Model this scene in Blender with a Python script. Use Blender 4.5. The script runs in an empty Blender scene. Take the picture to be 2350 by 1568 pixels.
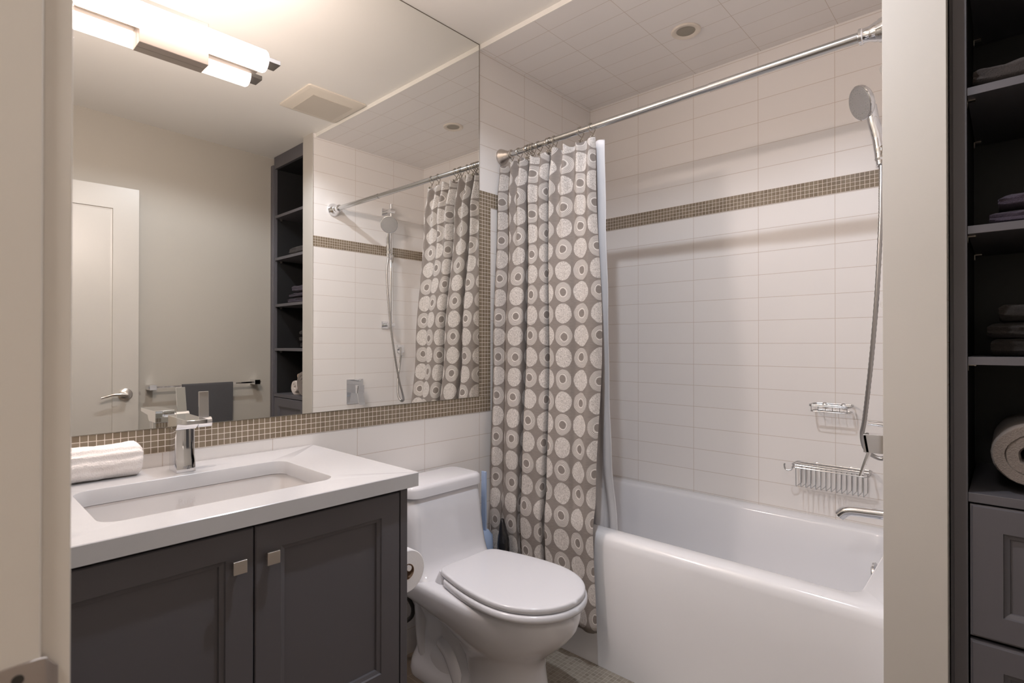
import bpy, bmesh, math, random
from mathutils import Vector, Matrix, noise
random.seed(7)
PI = math.pi
S = bpy.context.scene
COL = S.collection

# ------------------------------------------------------------------ camera
F_PX, YAW, PITCH, ROLL = 1238.783, 0.745, 0.00474, 0.00066
CAM = Vector((1.6735, 0.0, 1.172))
fw = Vector((-math.sin(YAW)*math.cos(PITCH), math.cos(YAW)*math.cos(PITCH), math.sin(PITCH)))
r0 = Vector((math.cos(YAW), math.sin(YAW), 0)); u0 = r0.cross(fw)
rt = r0*math.cos(ROLL) + u0*math.sin(ROLL); up = -r0*math.sin(ROLL) + u0*math.cos(ROLL)
cd = bpy.data.cameras.new('camera'); cam = bpy.data.objects.new('camera', cd); COL.objects.link(cam)
cd.sensor_fit = 'HORIZONTAL'; cd.sensor_width = 36.0; cd.lens = 36.0*F_PX/2350.0
cd.clip_start = 0.02; cd.clip_end = 50
mw = Matrix((rt, up, -fw)).transposed().to_4x4(); mw.translation = CAM
cam.matrix_world = mw
cd.dof.use_dof = True; cd.dof.focus_distance = 2.1; cd.dof.aperture_fstop = 7.5
S.camera = cam

# ------------------------------------------------------------------ world / exposure
w = bpy.data.worlds.new('world'); S.world = w; w.use_nodes = True
w.node_tree.nodes['Background'].inputs[0].default_value = (0.8, 0.85, 1.0, 1)
w.node_tree.nodes['Background'].inputs[1].default_value = 0.05
vs = S.view_settings
S.display_settings.display_device = 'sRGB'
vs.view_transform = 'Standard'; vs.look = 'None'; vs.gamma = 1.0; vs.use_curve_mapping = False
vs.exposure = 1.20
cy = S.cycles
cy.max_bounces = 14; cy.diffuse_bounces = 6; cy.glossy_bounces = 7
cy.sample_clamp_indirect = 6.0; cy.blur_glossy = 0.4

# emission strengths of the lamps; the hall one is unseen and added
TUBE_E = 1.7; TUBE_W = 20.0; TUBE_C = (1.0, 0.835, 0.765)
DOWN_W = 25.0; DOWN_C = (0.85, 0.90, 1.0); DOWN_CONE = 154
HALL_E = 26.0; HALL_C = (1.0, 0.94, 0.91)

# ------------------------------------------------------------------ node helpers
class V:
    nt = None
    def __init__(s, sock): s.s = sock
    @staticmethod
    def op(o, *a):
        n = V.nt.nodes.new('ShaderNodeMath'); n.operation = o
        for i, x in enumerate(a):
            if isinstance(x, V): V.nt.links.new(x.s, n.inputs[i])
            else: n.inputs[i].default_value = x
        return V(n.outputs[0])
    def __add__(s, o): return V.op('ADD', s, o)
    def __radd__(s, o): return V.op('ADD', o, s)
    def __sub__(s, o): return V.op('SUBTRACT', s, o)
    def __rsub__(s, o): return V.op('SUBTRACT', o, s)
    def __mul__(s, o): return V.op('MULTIPLY', s, o)
    def __rmul__(s, o): return V.op('MULTIPLY', o, s)
    def f(s, o, *a): return V.op(o, s, *a)

def new_mat(name):
    m = bpy.data.materials.new(name); m.use_nodes = True
    return m, m.node_tree, m.node_tree.nodes['Principled BSDF']

def srgb(r, g, b):
    c = lambda x: x/255/12.92 if x/255 <= 0.04045 else ((x/255+0.055)/1.055)**2.4
    return (c(r), c(g), c(b), 1)

def plain(name, col, rough=0.5, metal=0.0, bump=0.0, bscale=60.0, vary=0.04, spec=0.5, coat=0.0, vscale=3.0):
    m, nt, p = new_mat(name)
    if len(col) == 3: col = (*col, 1)
    tc = nt.nodes.new('ShaderNodeTexCoord')
    nz = nt.nodes.new('ShaderNodeTexNoise'); nz.inputs['Scale'].default_value = vscale; nz.inputs['Detail'].default_value = 4
    nt.links.new(tc.outputs['Object'], nz.inputs['Vector'])
    mx = nt.nodes.new('ShaderNodeMix'); mx.data_type = 'RGBA'
    mx.inputs[6].default_value = tuple(c*(1-vary) for c in col[:3]) + (1,)
    mx.inputs[7].default_value = tuple(min(1, c*(1+vary)) for c in col[:3]) + (1,)
    nt.links.new(nz.outputs['Fac'], mx.inputs[0]); nt.links.new(mx.outputs[2], p.inputs['Base Color'])
    p.inputs['Roughness'].default_value = rough; p.inputs['Metallic'].default_value = metal
    p.inputs['Specular IOR Level'].default_value = spec
    p.inputs['Coat Weight'].default_value = coat
    if bump:
        n2 = nt.nodes.new('ShaderNodeTexNoise'); n2.inputs['Scale'].default_value = bscale; n2.inputs['Detail'].default_value = 3
        nt.links.new(tc.outputs['Object'], n2.inputs['Vector'])
        b = nt.nodes.new('ShaderNodeBump'); b.inputs['Strength'].default_value = bump; b.inputs['Distance'].default_value = 0.002
        nt.links.new(n2.outputs['Fac'], b.inputs['Height']); nt.links.new(b.outputs[0], p.inputs['Normal'])
    return m

def emit(name, col, e):
    m, nt, p = new_mat(name)
    p.inputs['Base Color'].default_value = (0.9, 0.9, 0.9, 1)
    p.inputs['Emission Color'].default_value = (*col, 1)
    p.inputs['Emission Strength'].default_value = e
    return m

def tiles(name, axes, org, bw, bh, mortar, c1, c2, cm, rough=0.2, bump=0.5, dist=0.0015, spec=0.5, smooth=0.1, wavy=0.0, coat=0.0):
    m, nt, p = new_mat(name)
    g = nt.nodes.new('ShaderNodeNewGeometry'); sp = nt.nodes.new('ShaderNodeSeparateXYZ')
    nt.links.new(g.outputs['Position'], sp.inputs[0]); V.nt = nt
    a = V(sp.outputs['xyz'.index(axes[0])]) - (org[0] - 100*bw); b = V(sp.outputs['xyz'.index(axes[1])]) - (org[1] - 100*bh)
    cb = nt.nodes.new('ShaderNodeCombineXYZ'); nt.links.new(a.s, cb.inputs[0]); nt.links.new(b.s, cb.inputs[1])
    br = nt.nodes.new('ShaderNodeTexBrick'); nt.links.new(cb.outputs[0], br.inputs['Vector'])
    br.offset = 0; br.squash = 1
    br.inputs['Scale'].default_value = 1; br.inputs['Brick Width'].default_value = bw; br.inputs['Row Height'].default_value = bh
    br.inputs['Mortar Size'].default_value = mortar; br.inputs['Mortar Smooth'].default_value = smooth
    br.inputs['Color1'].default_value = c1; br.inputs['Color2'].default_value = c2; br.inputs['Mortar'].default_value = cm
    nt.links.new(br.outputs['Color'], p.inputs['Base Color'])
    rr = V(br.outputs['Fac'])*(0.7 - rough) + rough
    nt.links.new(rr.s, p.inputs['Roughness'])
    p.inputs['Specular IOR Level'].default_value = spec; p.inputs['Coat Weight'].default_value = coat
    bp = nt.nodes.new('ShaderNodeBump'); bp.inputs['Strength'].default_value = bump; bp.inputs['Distance'].default_value = dist
    h = 1.0 - V(br.outputs['Fac'])
    if wavy:
        nz = nt.nodes.new('ShaderNodeTexNoise'); nz.inputs['Scale'].default_value = 14; nt.links.new(cb.outputs[0], nz.inputs['Vector'])
        h = h + V(nz.outputs['Fac'])*wavy
    nt.links.new(h.s, bp.inputs['Height']); nt.links.new(bp.outputs[0], p.inputs['Normal'])
    return m

def terry(name, col, vary=0.12, bscale=420, strength=0.9, ribs=None):
    m, nt, p = new_mat(name); col = (*col[:3], 1)
    tc = nt.nodes.new('ShaderNodeTexCoord')
    n1 = nt.nodes.new('ShaderNodeTexNoise'); n1.inputs['Scale'].default_value = bscale; n1.inputs['Detail'].default_value = 2
    nt.links.new(tc.outputs['Object'], n1.inputs['Vector'])
    mx = nt.nodes.new('ShaderNodeMix'); mx.data_type = 'RGBA'
    mx.inputs[6].default_value = tuple(c*(1-vary) for c in col[:3]) + (1,); mx.inputs[7].default_value = tuple(min(1, c*(1+vary)) for c in col[:3]) + (1,)
    nt.links.new(n1.outputs['Fac'], mx.inputs[0]); nt.links.new(mx.outputs[2], p.inputs['Base Color'])
    p.inputs['Roughness'].default_value = 0.95; p.inputs['Specular IOR Level'].default_value = 0.1
    p.inputs['Sheen Weight'].default_value = 0.08; p.inputs['Sheen Roughness'].default_value = 0.5
    b = nt.nodes.new('ShaderNodeBump'); b.inputs['Strength'].default_value = strength; b.inputs['Distance'].default_value = 0.002
    nt.links.new(n1.outputs['Fac'], b.inputs['Height']); nt.links.new(b.outputs[0], p.inputs['Normal'])
    return m

# ------------------------------------------------------------------ materials
M = {}
M['paint_wall'] = plain('warm_wall_paint', (0.405, 0.378, 0.33), 0.6, bump=0.05, bscale=300, vary=0.01)
M['paint_stub'] = plain('pale_stub_paint', (0.50, 0.475, 0.435), 0.5, bump=0.05, bscale=300, vary=0.01)
M['paint_hall'] = plain('hall_wall_paint', (0.76, 0.72, 0.65), 0.6, bump=0.05, bscale=300, vary=0.01)  # made lighter so the unseen hall bounces more light onto jamb and stub
M['paint_ceiling'] = plain('ceiling_paint', (0.83, 0.815, 0.78), 0.7, bump=0.03, bscale=300, vary=0.01)
M['paint_trim'] = plain('trim_paint', (0.73, 0.69, 0.635), 0.4, vary=0.01, bump=0.04, bscale=60)
M['paint_door'] = plain('door_paint', (0.44, 0.417, 0.38), 0.35, vary=0.01)
TW = (0.79, 0.765, 0.745, 1); TW2 = (0.80, 0.775, 0.755, 1); TG = (0.60, 0.53, 0.475, 1)
tk = dict(c1=TW, c2=TW2, cm=TG, rough=0.36, bump=0.35, dist=0.0012, mortar=0.0011, wavy=0.05, spec=0.35)
M['tile_left_low'] = tiles('white_wall_tile_left_low', 'yz', (1.6084, 1.2749), 0.2945, 0.09845, **tk)
M['tile_left_high'] = tiles('white_wall_tile_left_high', 'yz', (1.6084, 1.8336), 0.2910, 0.0993, **tk)
M['tile_back_low'] = tiles('white_wall_tile_back_low', 'xz', (0.0015, 1.2749), 0.2910, 0.09845, **tk)
M['tile_back_high'] = tiles('white_wall_tile_back_high', 'xz', (0.0015, 1.8336), 0.2910, 0.0993, **tk)
M['tile_right_low'] = tiles('white_wall_tile_right_low', 'yz', (1.5870, 1.2749), 0.2945, 0.09845, **tk)
M['tile_right_high'] = tiles('white_wall_tile_right_high', 'yz', (1.5870, 1.8336), 0.2945, 0.0993, **tk)
M['tile_ceiling'] = tiles('white_ceiling_tile', 'xy', (0.015, 1.6000), 0.2905, 0.0999, **tk)
mk = dict(c1=(0.205, 0.160, 0.110, 1), c2=(0.255, 0.205, 0.145, 1), cm=(0.72, 0.65, 0.58, 1), rough=0.13, bump=0.7, dist=0.0015, mortar=0.00095, smooth=0.2, wavy=0.5)
def mosaic(axes, org, pa=0.0163, pb=0.0163): return tiles('glass_mosaic', axes, org, pa, pb, **mk)
M['floor_mosaic'] = tiles('floor_mosaic', 'xy', (0.0, 1.45), 0.0165, 0.0165, 0.0010, (0.235, 0.205, 0.165, 1), (0.31, 0.275, 0.225, 1), (0.42, 0.385, 0.335, 1), rough=0.35, bump=0.4, dist=0.001)
M['floor_tile'] = tiles('brown_floor_tile', 'xy', (0.11, 0.85), 0.305, 0.305, 0.0015, (0.17, 0.135, 0.105, 1), (0.19, 0.15, 0.115, 1), (0.25, 0.21, 0.17, 1), rough=0.4, bump=0.3, wavy=0.4)
M['mirror'] = plain('mirror_silver', (0.92, 0.925, 0.90), 0.0, metal=1.0, vary=0.0)
M['mirror_edge'] = plain('mirror_edge', (0.22, 0.2, 0.16), 0.3, metal=0.6)
M['chrome'] = plain('chrome', (0.80, 0.81, 0.83), 0.05, metal=1.0, vary=0.0)
M['steel'] = plain('polished_steel', (0.56, 0.56, 0.555), 0.2, metal=1.0, vary=0.02)
M['bracket'] = plain('dull_bracket_metal', (0.20, 0.18, 0.165), 0.45, metal=0.7)
M['nickel'] = plain('brushed_nickel', (0.62, 0.58, 0.54), 0.30, metal=1.0, bump=0.05, bscale=200)
M['dark_metal'] = plain('bronze_hook_metal', (0.46, 0.42, 0.36), 0.22, metal=1.0)
M['strike'] = plain('worn_satin_nickel', (0.46, 0.41, 0.375), 0.45, metal=0.85)
M['backplate'] = plain('brushed_backplate', (0.46, 0.40, 0.355), 0.5, metal=0.6)
M['hose'] = plain('ribbed_steel_hose', (0.44, 0.43, 0.42), 0.32, metal=1.0)
M['grey_plastic'] = plain('grey_rubber_face', (0.45, 0.44, 0.43), 0.3, metal=0.6)
M['dark_rubber'] = plain('dark_rubber', (0.03, 0.028, 0.025), 0.45)
M['porcelain'] = plain('white_porcelain', (0.68, 0.69, 0.73), 0.07, vary=0.0, coat=0.5)
M['seat_plastic'] = plain('white_seat_plastic', (0.635, 0.645, 0.685), 0.16, vary=0.0)
M['acrylic'] = plain('white_tub_enamel', (0.77, 0.775, 0.80), 0.13, vary=0.0, coat=0.3)
M['sink'] = plain('white_sink_porcelain', (0.66, 0.645, 0.64), 0.10, vary=0.0)
M['quartz'] = plain('white_quartz_counter', (0.52, 0.525, 0.54), 0.20, vary=0.015, vscale=80)
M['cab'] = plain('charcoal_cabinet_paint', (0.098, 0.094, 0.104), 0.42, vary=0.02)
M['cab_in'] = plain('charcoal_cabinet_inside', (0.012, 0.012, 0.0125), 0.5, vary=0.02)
M['white_metal'] = plain('white_trim_ring', (0.72, 0.66, 0.58), 0.45)
M['lens_off'] = plain('frosted_lens_unlit', (0.30, 0.28, 0.23), 0.35)
M['fan'] = plain('fan_grille_plastic', (0.70, 0.645, 0.56), 0.5)
M['fan_in'] = plain('fan_inner_panel', (0.58, 0.53, 0.455), 0.6)
M['paper'] = plain('toilet_paper', (0.86, 0.85, 0.86), 0.95, bump=0.3, bscale=500, vary=0.02)
M['card'] = plain('cardboard_core', (0.30, 0.19, 0.12), 0.9)
M['blue'] = plain('pale_blue_plastic', (0.36, 0.47, 0.68), 0.4)
M['black_wrap'] = plain('black_shiny_wrap', (0.012, 0.012, 0.014), 0.18, bump=1.0, bscale=60, spec=0.7)
M['liner'] = plain('white_liner_cloth', (0.74, 0.73, 0.745), 0.75, bump=0.1, bscale=200, vary=0.01)
M['tw_white'] = terry('white_terry', (0.84, 0.80, 0.775), 0.06, 300, 1.0)
M['tw_grey'] = terry('grey_flat_towel', (0.075, 0.074, 0.077), 0.15, 500, 0.4)
M['tw_brown'] = terry('dark_taupe_terry', (0.042, 0.036, 0.034), 0.3)
M['tw_purple'] = terry('plum_grey_terry', (0.050, 0.040, 0.056), 0.3)
M['tw_dark'] = terry('dark_grey_terry', (0.030, 0.026, 0.024), 0.3)
M['tw_beige'] = terry('beige_terry', (0.20, 0.172, 0.153), 0.2)
M['tw_pale'] = terry('pale_terry', (0.62, 0.56, 0.52), 0.15)
M['tw_tan'] = terry('tan_terry', (0.42, 0.31, 0.23), 0.2)
M['logo'] = plain('grey_lettering', (0.38, 0.37, 0.38), 0.4)
M['sink_logo'] = plain('faint_grey_lettering', (0.59, 0.57, 0.565), 0.3)
M['tube'] = emit('lit_frosted_glass', TUBE_C, TUBE_E)
M['down'] = emit('lit_lamp_lens', DOWN_C, 12.0)
M['hall_fill_lens'] = emit('added_hall_lens', HALL_C, HALL_E)
M['hall_floor'] = tiles('hall_plank_floor', 'xy', (0, 0), 0.9, 0.12, 0.001, (0.38, 0.26, 0.17, 1), (0.43, 0.30, 0.20, 1), (0.1, 0.06, 0.03, 1), rough=0.35, bump=0.2)

def curtain_mat():
    m, nt, p = new_mat('patterned_curtain_cloth'); V.nt = nt
    uv = nt.nodes.new('ShaderNodeUVMap'); uv.uv_map = 'UVMap'
    sp = nt.nodes.new('ShaderNodeSeparateXYZ'); nt.links.new(uv.outputs[0], sp.inputs[0])
    nz = nt.nodes.new('ShaderNodeTexNoise'); nz.inputs['Scale'].default_value = 24; nz.inputs['Detail'].default_value = 1
    nt.links.new(uv.outputs[0], nz.inputs['Vector'])
    sn = nt.nodes.new('ShaderNodeSeparateColor'); nt.links.new(nz.outputs['Color'], sn.inputs[0])
    P = 0.0845
    U = V(sp.outputs[0])*(1/P); W = V(sp.outputs[1])*(1/P)
    ix = U.f('FLOOR'); iy = W.f('FLOOR')
    lx = U - ix - 0.5 + (V(sn.outputs[0]) - 0.5)*0.09; ly = W - iy - 0.5 + (V(sn.outputs[1]) - 0.5)*0.09
    par = (ix + iy + 100.0).f('MODULO', 2.0)
    r = (lx*lx*1.06 + ly*ly).f('SQRT')
    hx = (ix*12.9898 + iy*78.233).f('SINE')*43758.5; hx = hx - hx.f('FLOOR')
    rad = hx*0.028 + 0.462
    disc = ((rad - r)*40.0).f('MAXIMUM', 0.0).f('MINIMUM', 1.0)
    # ring discs: concentric pale yarn lines, hollow core offset a little
    cx = (hx - 0.5)*0.10
    r2 = ((lx - cx)*(lx - cx) + (ly + cx)*(ly + cx)).f('SQRT')
    r3 = r*0.55 + r2*0.45
    rings = ((r3*118.0 + V(sn.outputs[2])*10.0).f('SINE')*0.5 + 0.5).f('POWER', 2.2)
    core = ((0.185 - r2)*40.0).f('MAXIMUM', 0.0).f('MINIMUM', 1.0)
    brim = 1.0 - ((r2 - 0.205).f('ABSOLUTE')*28.0).f('MINIMUM', 1.0)
    ringv = rings*0.56 + 0.26
    ringv = ringv*(1.0 - core)
    ringv = ringv.f('MAXIMUM', brim*0.95)
    # scribble discs
    n2 = nt.nodes.new('ShaderNodeTexNoise'); n2.inputs['Scale'].default_value = 1.0; n2.inputs['Detail'].default_value = 3; n2.inputs['Distortion'].default_value = 1.5
    cb = nt.nodes.new('ShaderNodeCombineXYZ')
    nt.links.new((V(sp.outputs[0])*430.0 + V(sp.outputs[1])*120.0).s, cb.inputs[0]); nt.links.new((V(sp.outputs[1])*190.0).s, cb.inputs[1])
    nt.links.new(cb.outputs[0], n2.inputs['Vector'])
    scr = ((V(n2.outputs['Fac']) - 0.36)*4.5).f('MAXIMUM', 0.0).f('MINIMUM', 1.0)*0.50 + 0.28
    pat = (ringv*par + scr*(1.0 - par))*disc
    # thread lines of the ground cloth
    n3 = nt.nodes.new('ShaderNodeTexNoise'); n3.inputs['Scale'].default_value = 1.0; n3.inputs['Detail'].default_value = 2
    c3 = nt.nodes.new('ShaderNodeCombineXYZ')
    nt.links.new((V(sp.outputs[0])*40.0).s, c3.inputs[0]); nt.links.new((V(sp.outputs[1])*520.0).s, c3.inputs[1])
    nt.links.new(c3.outputs[0], n3.inputs['Vector'])
    gl = V(n3.outputs['Fac'])*0.30 - 0.10
    val = pat + gl
    cr = nt.nodes.new('ShaderNodeValToRGB'); nt.links.new(val.s, cr.inputs[0])
    cr.color_ramp.elements[0].position = 0.0; cr.color_ramp.elements[0].color = (0.205, 0.180, 0.164, 1)
    cr.color_ramp.elements[1].position = 0.95; cr.color_ramp.elements[1].color = (0.72, 0.685, 0.655, 1)
    e = cr.color_ramp.elements.new(0.42); e.color = (0.355, 0.33, 0.31, 1)
    nt.links.new(cr.outputs[0], p.inputs['Base Color'])
    p.inputs['Roughness'].default_value = 0.8; p.inputs['Specular IOR Level'].default_value = 0.2
    b = nt.nodes.new('ShaderNodeBump'); b.inputs['Strength'].default_value = 0.35; b.inputs['Distance'].default_value = 0.002
    nt.links.new(val.s, b.inputs['Height']); nt.links.new(b.outputs[0], p.inputs['Normal'])
    return m
M['curtain'] = curtain_mat()

# ------------------------------------------------------------------ mesh helpers
def wloc(o):
    v = Vector((0, 0, 0))
    while o: v += Vector(o.location); o = o.parent
    return v

def obj(name, bm, mat, parent=None, smooth=True, bevel=0.0, bseg=2, origin=None, angle=40, label=None, sub=0):
    """link a bmesh (built in world coordinates) as one mesh object"""
    org = wloc(parent) if parent else Vector((0, 0, 0))
    if origin is None:
        if parent: origin = sum((v.co for v in bm.verts), Vector())/max(1, len(bm.verts))
        else:
            c = sum((v.co for v in bm.verts), Vector())/max(1, len(bm.verts)); origin = Vector((c.x, c.y, min(v.co.z for v in bm.verts)))
    origin = Vector(origin)
    bmesh.ops.translate(bm, verts=bm.verts, vec=-origin)
    bmesh.ops.recalc_face_normals(bm, faces=bm.faces)
    me = bpy.data.meshes.new(name); bm.to_mesh(me); bm.free()
    for mm in (mat if isinstance(mat, (list, tuple)) else [mat]): me.materials.append(mm)
    o = bpy.data.objects.new(name, me); COL.objects.link(o)
    if parent: o.parent = parent
    o.location = origin - org
    if smooth:
        for p in me.polygons: p.use_smooth = True
        if angle: me.set_sharp_from_angle(angle=math.radians(angle))
    if bevel:
        md = o.modifiers.new('bevel', 'BEVEL'); md.width = bevel; md.segments = bseg; md.limit_method = 'ANGLE'; md.angle_limit = math.radians(35)
        md.harden_normals = True
    if sub:
        md = o.modifiers.new('subdiv', 'SUBSURF'); md.levels = sub; md.render_levels = sub
    if label: o['label'] = label
    return o

def thing(name, loc, label, cat, group=None):
    o = bpy.data.objects.new(name, None); COL.objects.link(o); o.location = loc; o.empty_display_size = 0.05
    o['label'] = label; o['category'] = cat
    if group: o['group'] = group
    return o
def tag(o, label, cat, group=None):
    o['label'] = label; o['category'] = cat
    if group: o['group'] = group
    return o
def struct(o): o['kind'] = 'structure'; return o

def BM(): return bmesh.new()
def box(bm, x0, x1, y0, y1, z0, z1, mi=0):
    vs_ = [bm.verts.new(c) for c in ((x0,y0,z0),(x1,y0,z0),(x1,y1,z0),(x0,y1,z0),(x0,y0,z1),(x1,y0,z1),(x1,y1,z1),(x0,y1,z1))]
    for f in ((0,3,2,1),(4,5,6,7),(0,1,5,4),(1,2,6,5),(2,3,7,6),(3,0,4,7)):
        bm.faces.new([vs_[i] for i in f]).material_index = mi
    return bm
def bx(*a): return box(BM(), *a)
def prism(bm, poly, z0, z1):
    a = [bm.verts.new((x, y, z0)) for x, y in poly]; b = [bm.verts.new((x, y, z1)) for x, y in poly]
    n = len(poly)
    bm.faces.new(a[::-1]); bm.faces.new(b)
    for i in range(n): bm.faces.new((a[i], a[(i+1)%n], b[(i+1)%n], b[i]))
    return bm
def loft(bm, loops, cap0=True, cap1=True, closed=True):
    rows = [[bm.verts.new(p) for p in L] for L in loops]
    n = len(rows[0])
    for a, b in zip(rows, rows[1:]):
        for i in range(n if closed else n-1):
            j = (i+1) % n
            bm.faces.new((a[i], a[j], b[j], b[i]))
    if cap0: bm.faces.new(rows[0][::-1])
    if cap1: bm.faces.new(rows[-1])
    return bm
def rrect(x0, x1, y0, y1, r, z, n=6):
    r = min(r, (x1-x0)/2-1e-5, (y1-y0)/2-1e-5); out = []
    for cx, cy, a0 in ((x1-r, y1-r, 0), (x0+r, y1-r, 90), (x0+r, y0+r, 180), (x1-r, y0+r, 270)):
        for k in range(n+1):
            a = math.radians(a0 + 90*k/n); out.append((cx + r*math.cos(a), cy + r*math.sin(a), z))
    return out
def frame_of(d):
    d = Vector(d).normalized(); a = Vector((0, 0, 1)) if abs(d.z) < 0.9 else Vector((1, 0, 0))
    u = d.cross(a).normalized(); return u, d.cross(u).normalized()
def tube(bm, pts, rad, n=12, cap=True):
    pts = [Vector(p) for p in pts]; rows = []
    u = None
    for i, p in enumerate(pts):
        d = (pts[min(i+1, len(pts)-1)] - pts[max(i-1, 0)]).normalized()
        if u is None: u, v = frame_of(d)
        else:
            u = (u - d*u.dot(d)).normalized(); v = d.cross(u)
        R = rad[i] if isinstance(rad, (list, tuple)) else rad
        rows.append([p + u*R*math.cos(2*PI*k/n) + v*R*math.sin(2*PI*k/n) for k in range(n)])
    return loft(bm, rows, cap, cap)
def lathe(bm, base, axis, prof, n=32):
    """prof: list of (distance along axis, radius)"""
    base = Vector(base); d = Vector(axis).normalized(); u, v = frame_of(d)
    rows = [[base + d*t + u*max(R, 1e-5)*math.cos(2*PI*k/n) + v*max(R, 1e-5)*math.sin(2*PI*k/n) for k in range(n)] for t, R in prof]
    return loft(bm, rows, True, True)
def arc(c, r, a0, a1, n, ax='xz'):
    out = []
    for k in range(n+1):
        a = math.radians(a0 + (a1-a0)*k/n); q = list(c)
        q['xyz'.index(ax[0])] += r*math.cos(a); q['xyz'.index(ax[1])] += r*math.sin(a); out.append(tuple(q))
    return out
def spline(ctrl, n):
    P = [Vector(p) for p in ctrl]; P = [P[0]*2-P[1]] + P + [P[-1]*2-P[-2]]; out = []
    for i in range(1, len(P)-2):
        for k in range(n):
            t = k/n; a, b, c, d = P[i-1:i+3]
            out.append(0.5*((2*b) + (-a+c)*t + (2*a-5*b+4*c-d)*t*t + (-a+3*b-3*c+d)*t**3))
    out.append(P[-2]); return out
def text(name, s, mat, parent, size, mtx, extrude=0.0003):
    c = bpy.data.curves.new(name, 'FONT'); c.body = s; c.size = size; c.extrude = extrude; c.align_x = 'CENTER'; c.align_y = 'CENTER'
    t = bpy.data.objects.new(name, c); COL.objects.link(t)
    dg = bpy.context.evaluated_depsgraph_get(); me = bpy.data.meshes.new_from_object(t.evaluated_get(dg))
    bpy.data.objects.remove(t); bm = BM(); bm.from_mesh(me); bpy.data.meshes.remove(me)
    bmesh.ops.transform(bm, matrix=mtx, verts=bm.verts)
    return obj(name, bm, mat, parent, smooth=False)

# ------------------------------------------------------------------ room shell
ZC, ZT = 2.459, 2.439           # painted ceiling, lower tiled ceiling over the tub
XW, XS, YB = 1.450, 1.4450, 2.438    # tiled wall at the tub's right end, painted stub, back wall
YM = 1.6034                     # right edge of the mirror
def rwx(y): return 2.0300 + (y - 0.5421)*0.0640    # right wall is slightly out of square

bm = BM(); box(bm, 0, 2.25, -0.06, 1.45, -0.06, 0.0); obj_floor = struct(obj('floor', bm, M['floor_tile'], smooth=False))
bm = BM(); box(bm, 0, 2.25, 1.45, 2.438, -0.06, 0.0); struct(obj('floor', bm, M['floor_mosaic'], smooth=False))
bm = BM(); box(bm, -0.1, 2.3, -0.06, 1.6065, ZC, ZC+0.08); box(bm, 1.50, 2.3, 1.6065, 2.5, ZC, ZC+0.08); struct(obj('ceiling', bm, M['paint_ceiling'], smooth=False))
bm = BM(); box(bm, 0.0, XW, 1.6120, YB, ZT, ZC+0.08); struct(obj('ceiling', bm, M['tile_ceiling'], smooth=False))
bm = BM(); box(bm, 0.0, XW, 1.6065, 1.6120, ZT-0.001, ZC+0.08); struct(obj('trim_1', bm, M['paint_ceiling'], smooth=False))
# left (mirror) wall: low tile and high tile
bm = BM(); box(bm, -0.1, 0, -0.06, 2.55, 0, 1.77); box(bm, -0.1, 0, -0.06, 2.55, 1.77, ZC, 1)
struct(obj('wall_left', bm, [M['tile_left_low'], M['tile_left_high']], smooth=False))
bm = BM(); box(bm, 0, 1.56, YB, 2.55, 0, 1.77); box(bm, 0, 1.56, YB, 2.55, 1.77, ZC, 1)
struct(obj('wall_back', bm, [M['tile_back_low'], M['tile_back_high']], smooth=False))
bm = BM(); box(bm, XW, 1.5680, 1.5905, YB, 0, 1.77); box(bm, XW, 1.5680, 1.5905, YB, 1.77, ZC, 1)
struct(obj('wall_right_alcove', bm, [M['tile_right_low'], M['tile_right_high']], smooth=False))
bm = BM(); box(bm, XS, 1.5680, 1.5850, 1.5905, 0, ZC); struct(obj('wall_right_stub', bm, M['paint_stub'], smooth=False, bevel=0.0012))
bm = BM(); prism(bm, [(rwx(0.0585), 0.0585), (rwx(2.1), 2.1), (rwx(2.1)+0.1, 2.1), (rwx(0.0585)+0.1, 0.0585)], 0, ZC)
struct(obj('wall_right', bm, M['paint_wall'], smooth=False))
bm = BM(); box(bm, 1.5690, 2.2, 2.07, 2.15, 0, ZC); struct(obj('wall_back_closet', bm, M['paint_wall'], smooth=False))
# front wall with the doorway the camera stands in
XJ, XH, DH = 1.1435, 1.958, 2.055
bm = BM(); box(bm, 0.0, XJ-0.018, -0.06, 0.0585, 0, ZC); box(bm, XH+0.018, 2.2, -0.06, 0.0585, 0, ZC); box(bm, XJ-0.018, XH+0.018, -0.06, 0.0585, DH+0.018, ZC)
struct(obj('wall_front', bm, M['paint_wall'], smooth=False))
# door jamb + casing + strike plate
jr = struct(obj('trim_2', box(box(bx(XJ-0.018, XJ, -0.062, 0.0585, 0, DH), XH, XH+0.018, -0.062, 0.0585, 0, DH), XJ-0.018, XH+0.018, -0.062, 0.0585, DH, DH+0.018), M['paint_trim'], bevel=0.0016, bseg=3))
tag(jr, 'painted door jamb at the left foreground edge', 'trim')
bm = BM()
prism(bm, [(XJ-0.005, 0.0585), (XJ-0.005, 0.0765), (XJ-0.075, 0.0730), (XJ-0.075, 0.0585)], 0, DH+0.07)
prism(bm, [(XH+0.005, 0.0585), (XH+0.005, 0.0765), (XH+0.032, 0.0765), (XH+0.032, 0.0585)], 0, DH+0.07)
box(bm, XJ-0.005, XH+0.005, 0.0585, 0.0765, DH+0.005, DH+0.07)
struct(obj('trim_3', bm, M['paint_trim'], bevel=0.0012))
bm = BM()   # strike plate: flat on the jamb with a lip curling past the jamb edge over the casing
L = []
prof = [(XJ+0.0004, 0.026), (XJ+0.0018, 0.026), (XJ+0.0018, 0.0560), (XJ+0.0012, 0.0605), (XJ-0.0008, 0.0655), (XJ-0.0036, 0.0690), (XJ-0.0044, 0.0682), (XJ-0.0020, 0.0650), (XJ-0.0002, 0.0605), (XJ+0.0004, 0.0560)]
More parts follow.
